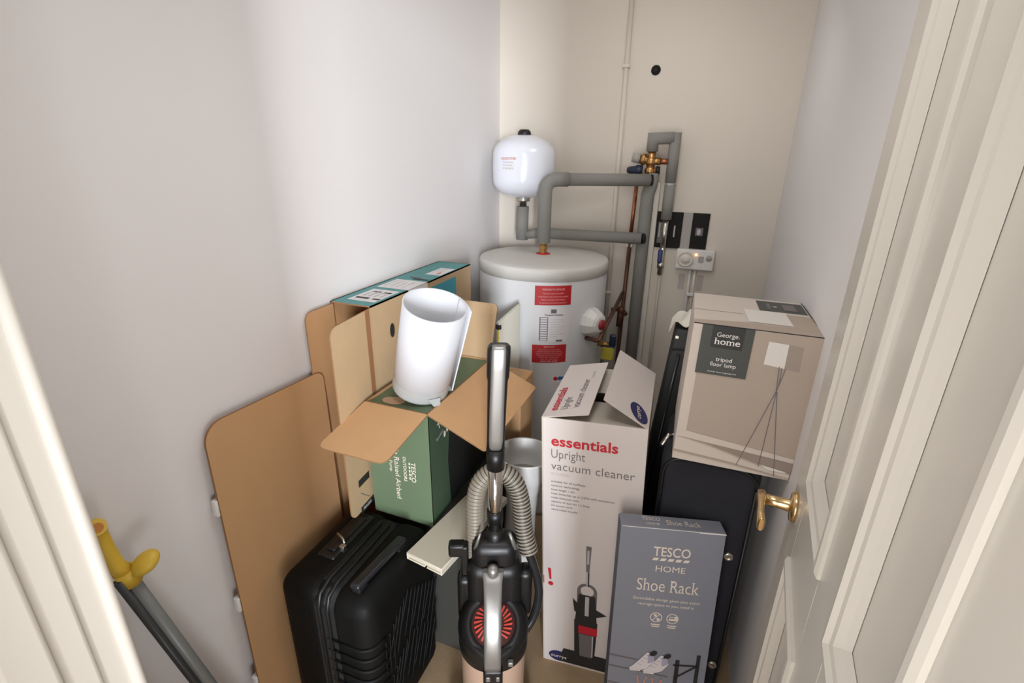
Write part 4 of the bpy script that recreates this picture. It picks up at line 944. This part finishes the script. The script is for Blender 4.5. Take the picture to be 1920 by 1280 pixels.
for i in range(nx):
    for j in range(ny_): b._done([b.bm.faces.new((gv[i][j], gv[i + 1][j], gv[i + 1][j + 1], gv[i][j + 1]))], True)
part('sheet', b, t)

t = thing('lamp_box', (.1227, 1.292, .839), 'taupe tripod floor lamp carton balanced on top of the navy suitcase', 'box')
L0 = V((.1227, 1.292, .8395)); lw, ld, lh = .265, .2835, .359
Rl = Matrix.Rotation(.0387, 3, 'Z') @ Matrix.Rotation(.0157, 3, 'Y')
def LB(x, y, z): return L0 + Rl @ V((x * lw / 2, y * ld / 2, z * lh)) + V((0, 0, .0022))
b = MB().use(m_taupel); b.hexa([LB(-1, -1, 0), LB(1, -1, 0), LB(1, 1, 0), LB(-1, 1, 0), LB(-1, -1, 1), LB(1, -1, 1), LB(1, 1, 1), LB(-1, 1, 1)], .0015, 1); part('carton', b, t)
p = Print(LB(-1, -1, 1), LB(1, -1, 1), LB(1, -1, 0), LB(-1, -1, 0)); W, H = p.W, p.H
def uv(a, c): return (a * W, c * H)
p.poly(m_taupe, [uv(.085, .0), uv(1, 0), uv(1, .835), uv(.085, .765)], 1)
p.poly(m_taupel, [uv(0, .80), uv(.085, .765), uv(1, .835), uv(1, .865), uv(0, .815)], 2)
p.poly(m_taupem, [uv(.25, .828), uv(1, .868), uv(1, .95), uv(.9, .945)], 2).poly(m_taupe, [uv(.0, .815), uv(.25, .83), uv(.9, .945), uv(.72, .925), uv(.3, .85)], 3)
p.poly(m_taupe, [uv(0, .925), uv(.5, .945), uv(1, .985), uv(1, .995), uv(.5, .96), uv(0, .94)], 3); p.poly(m_shade, [uv(.74, .915), uv(.95, .935), uv(.97, .945), uv(.82, .945)], 4)
p.poly(m_shade, [uv(.60, .062), uv(.75, .068), uv(.755, .225), uv(.595, .212)], 2).poly(m_shaded, [uv(.75, .068), uv(.86, .075), uv(.87, .235), uv(.755, .225)], 2)
for a in ((.715, .215, .735, .38), (.735, .22, .745, .34), (.765, .222, .735, .38), (.735, .38, .555, .955), (.738, .38, .735, .935), (.742, .38, .875, .985)): p.line(m_greyink, a[0] * W, a[1] * H, a[2] * W, a[3] * H, .0018, 4)
p.done('printed_picture', t, 'printed picture of a tripod floor lamp')
p = Print(LB(-1, -1, 1), LB(1, -1, 1), LB(1, -1, 0), LB(-1, -1, 0))
p.poly(m_char, [uv(.072, .0), uv(.482, 0), uv(.482, .330), uv(.072, .330)], 5); p.rect(m_charb, .155 * W, 0, .41 * W, .145 * H, 6)
p.text(m_whiteink, 'George.', .285 * W, .070 * H, .0105, .047, 'c', bold=.0, lay=7, serif=True).text(m_whiteink, 'home', .285 * W, .119 * H, .0145, .054, 'c', bold=.008, lay=7, serif=True)
p.text(m_whiteink, 'tripod', .285 * W, .232 * H, .0098, .034, 'c', bold=.006, lay=7).text(m_whiteink, 'floor lamp', .285 * W, .268 * H, .0098, .055, 'c', lay=7).text(m_whiteink, 'discover more at george.com', .285 * W, .311 * H, .0036, .062, 'c', lay=7)
p.done('name_panel', t, 'charcoal panel with white product name')
p = Print(LB(-1, 1, 1), LB(1, 1, 1), LB(1, -1, 1), LB(-1, -1, 1)); W, H = p.W, p.H
p.poly(m_char, [uv(.58, .06), uv(.985, .06), uv(.985, .40), uv(.58, .40)], 1); p.rect(m_greyink, .80 * W, .13 * H, .91 * W, .33 * H, 2).rect(m_greyink, .66 * W, .14 * H, .69 * W, .32 * H, 2).disc(m_paleink, .73 * W, .24 * H, .005, lay=2)
p.line(m_taupem, 0, .58 * H, .42 * W, .58 * H, .002, 1); p.poly(m_taupe, [uv(.45, .82), uv(.80, .82), uv(.78, .46), uv(1, .46), uv(1, 1), uv(.0, 1), uv(0, .9)], 1); p.poly(m_shade, [uv(.44, .42), uv(.79, .42), uv(.80, .80), uv(.45, .80)], 2)
p.done('printed_top', t, 'charcoal panel and lampshade picture on the top')
b = MB().use(m_ink)
for c in ((LB(-1, -1, 1), LB(1, -1, 1)), (LB(1, -1, 1), LB(1, 1, 1))): b.tube([c[0] + V((0, 0, .0003)), c[1] + V((0, 0, .0003))], .0011, 6)
part('seam', b, t, 'dark open seam along the top edge')

# ================================================================== shoe rack box
t = thing('shoe_rack_box', (.03, 1.03, 0), 'slim slate blue shoe rack carton leaning in front of the white carton', 'box')
sw, sd, shh = .258, .0546, .676
Rs = Matrix.Rotation(.2578, 3, 'Z') @ Matrix.Rotation(-.1125, 3, 'X'); S0 = V((.037, 1.036, .0035))
def SB(x, y, z): return S0 + Rs @ V((x * sw / 2, y * sd / 2, z * shh))
b = MB().use(m_slate); b.hexa([SB(-1, -1, 0), SB(1, -1, 0), SB(1, 1, 0), SB(-1, 1, 0), SB(-1, -1, 1), SB(1, -1, 1), SB(1, 1, 1), SB(-1, 1, 1)], .0018, 2); part('carton', b, t)
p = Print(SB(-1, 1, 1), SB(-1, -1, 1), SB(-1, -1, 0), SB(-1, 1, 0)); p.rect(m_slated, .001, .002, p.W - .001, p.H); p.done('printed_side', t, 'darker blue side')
p = Print(SB(-1, -1, 1), SB(1, -1, 1), SB(1, -1, 0), SB(-1, -1, 0)); W, H = p.W, p.H
c_ = W * .515
def serif(m, txt, u, v, h, width, lay=2): p.text(m, txt, u, v, h, width, 'c', bold=-.004, lay=lay, serif=True)
p.text(m_cream, 'TESCO', c_, .079, .026, .092, 'c', bold=.012, serif=True)
for k in range(5): p.poly(m_cream, [(c_ - .048 + k * .0192, .093), (c_ - .043 + k * .0192, .085), (c_ - .030 + k * .0192, .085), (c_ - .035 + k * .0192, .093)], 2)
p.text(m_cream, 'HOME', c_ + .001, .125, .017, .074, 'c', bold=.0)
serif(m_cream, 'Shoe Rack', c_, .185, .036, .158)
for ch_u, ch_w in ((c_ - .010 + .014, .0),): pass
p.text(m_cream, 'Extendable design gives you extra', c_, .214, .0082, .168, 'c').text(m_cream, 'storage space as you need it', c_, .230, .0082, .142, 'c')
p.done('printed_lettering', t, 'cream product lettering')
p = Print(SB(-1, -1, 1), SB(1, -1, 1), SB(1, -1, 0), SB(-1, -1, 0))
for du_ in (-.021, .021):
    p.ring(m_cream, c_ + du_, .266, .0155, .0022)
    p.rect(m_cream, c_ + du_ - .012, .287, c_ + du_ + .012, .290).rect(m_cream, c_ + du_ - .010, .293, c_ + du_ + .010, .296)
p.rect(m_cream, c_ - .027, .256, c_ - .020, .264).rect(m_cream, c_ - .019, .268, c_ - .012, .276).line(m_cream, c_ - .030, .276, c_ - .012, .255, .002)
p.rect(m_cream, c_ + .012, .260, c_ + .030, .262).rect(m_cream, c_ + .012, .266, c_ + .032, .272).rect(m_cream, c_ + .026, .258, c_ + .034, .270)
p.done('printed_icons', t, 'two round cream icons')
p = Print(SB(-1, -1, 1), SB(1, -1, 1), SB(1, -1, 0), SB(-1, -1, 0))
for z_, a, c in ((.408, .0, .60), (.444, 0, .62), (.50, 0, .64), (.555, 0, .66)): p.line(m_greyink, 0, z_ - .008, W * c, z_ + .010, .004, 2)
p.line(m_ink, W * .70, .395, W * .70, .66, .011, 3).line(m_ink, W * .905, .372, W * .905, .66, .010, 3).line(m_ink, W * .66, .412, W * .91, .408, .005, 3).line(m_ink, W * .70, .452, W * .88, .412, .005, 3)
for ox, oz in ((.055, .405), (.092, .410)):
    p.poly(m_shoe1, [(ox, oz + .030), (ox + .012, oz + .018), (ox + .030, oz - .006), (ox + .044, oz - .026), (ox + .060, oz - .022), (ox + .066, oz + .002), (ox + .050, oz + .026), (ox + .025, oz + .037), (ox + .004, oz + .037)], 5)
    p.poly(m_shoe2, [(ox + .046, oz - .020), (ox + .060, oz - .018), (ox + .066, oz + .0), (ox + .048, oz + .010)], 6).disc(m_ink, ox + .060, oz - .024, .011, .007, 6, a=-.6)
    for k in range(4): p.line(m_shoe2, ox + .020 + k * .007, oz + .012 - k * .010, ox + .032 + k * .007, oz + .016 - k * .010, .0015, 6)
    p.line(m_whiteink, ox + .002, oz + .036, ox + .030, oz + .036, .003, 7)
for ox, oz in ((.065, .488), (.105, .492)):
    p.poly(m_coral, [(ox, oz + .03), (ox + .015, oz + .005), (ox + .05, oz + .0), (ox + .065, oz + .018), (ox + .05, oz + .035)], 5).line(m_coral, ox + .02, oz + .005, ox + .014, oz - .032, .004, 5).line(m_coral, ox + .03, oz + .003, ox + .040, oz - .030, .004, 5)
p.rect(m_whiteink, .004, .0005, W - .004, .0022, 2); p.rect(m_whiteink, W * .75, .001, W, .004, 3)
p.done('printed_picture', t, 'printed picture of shoes on a rack')
p = Print(SB(-1, 1, 1), SB(1, 1, 1), SB(1, -1, 1), SB(-1, -1, 1)); W, H = p.W, p.H
p.text(m_cream, 'TESCO', .31 * W, .024, .014, .046, 'c', serif=True).text(m_cream, 'HOME', .32 * W, .043, .009, .034, 'c').text(m_cream, 'Shoe Rack', .62 * W, .038, .020, .086, 'c', serif=True)
p.done('printed_top', t, 'cream lettering on the top end')

for o in bpy.data.objects:
    if '_o' in o: del o['_o']
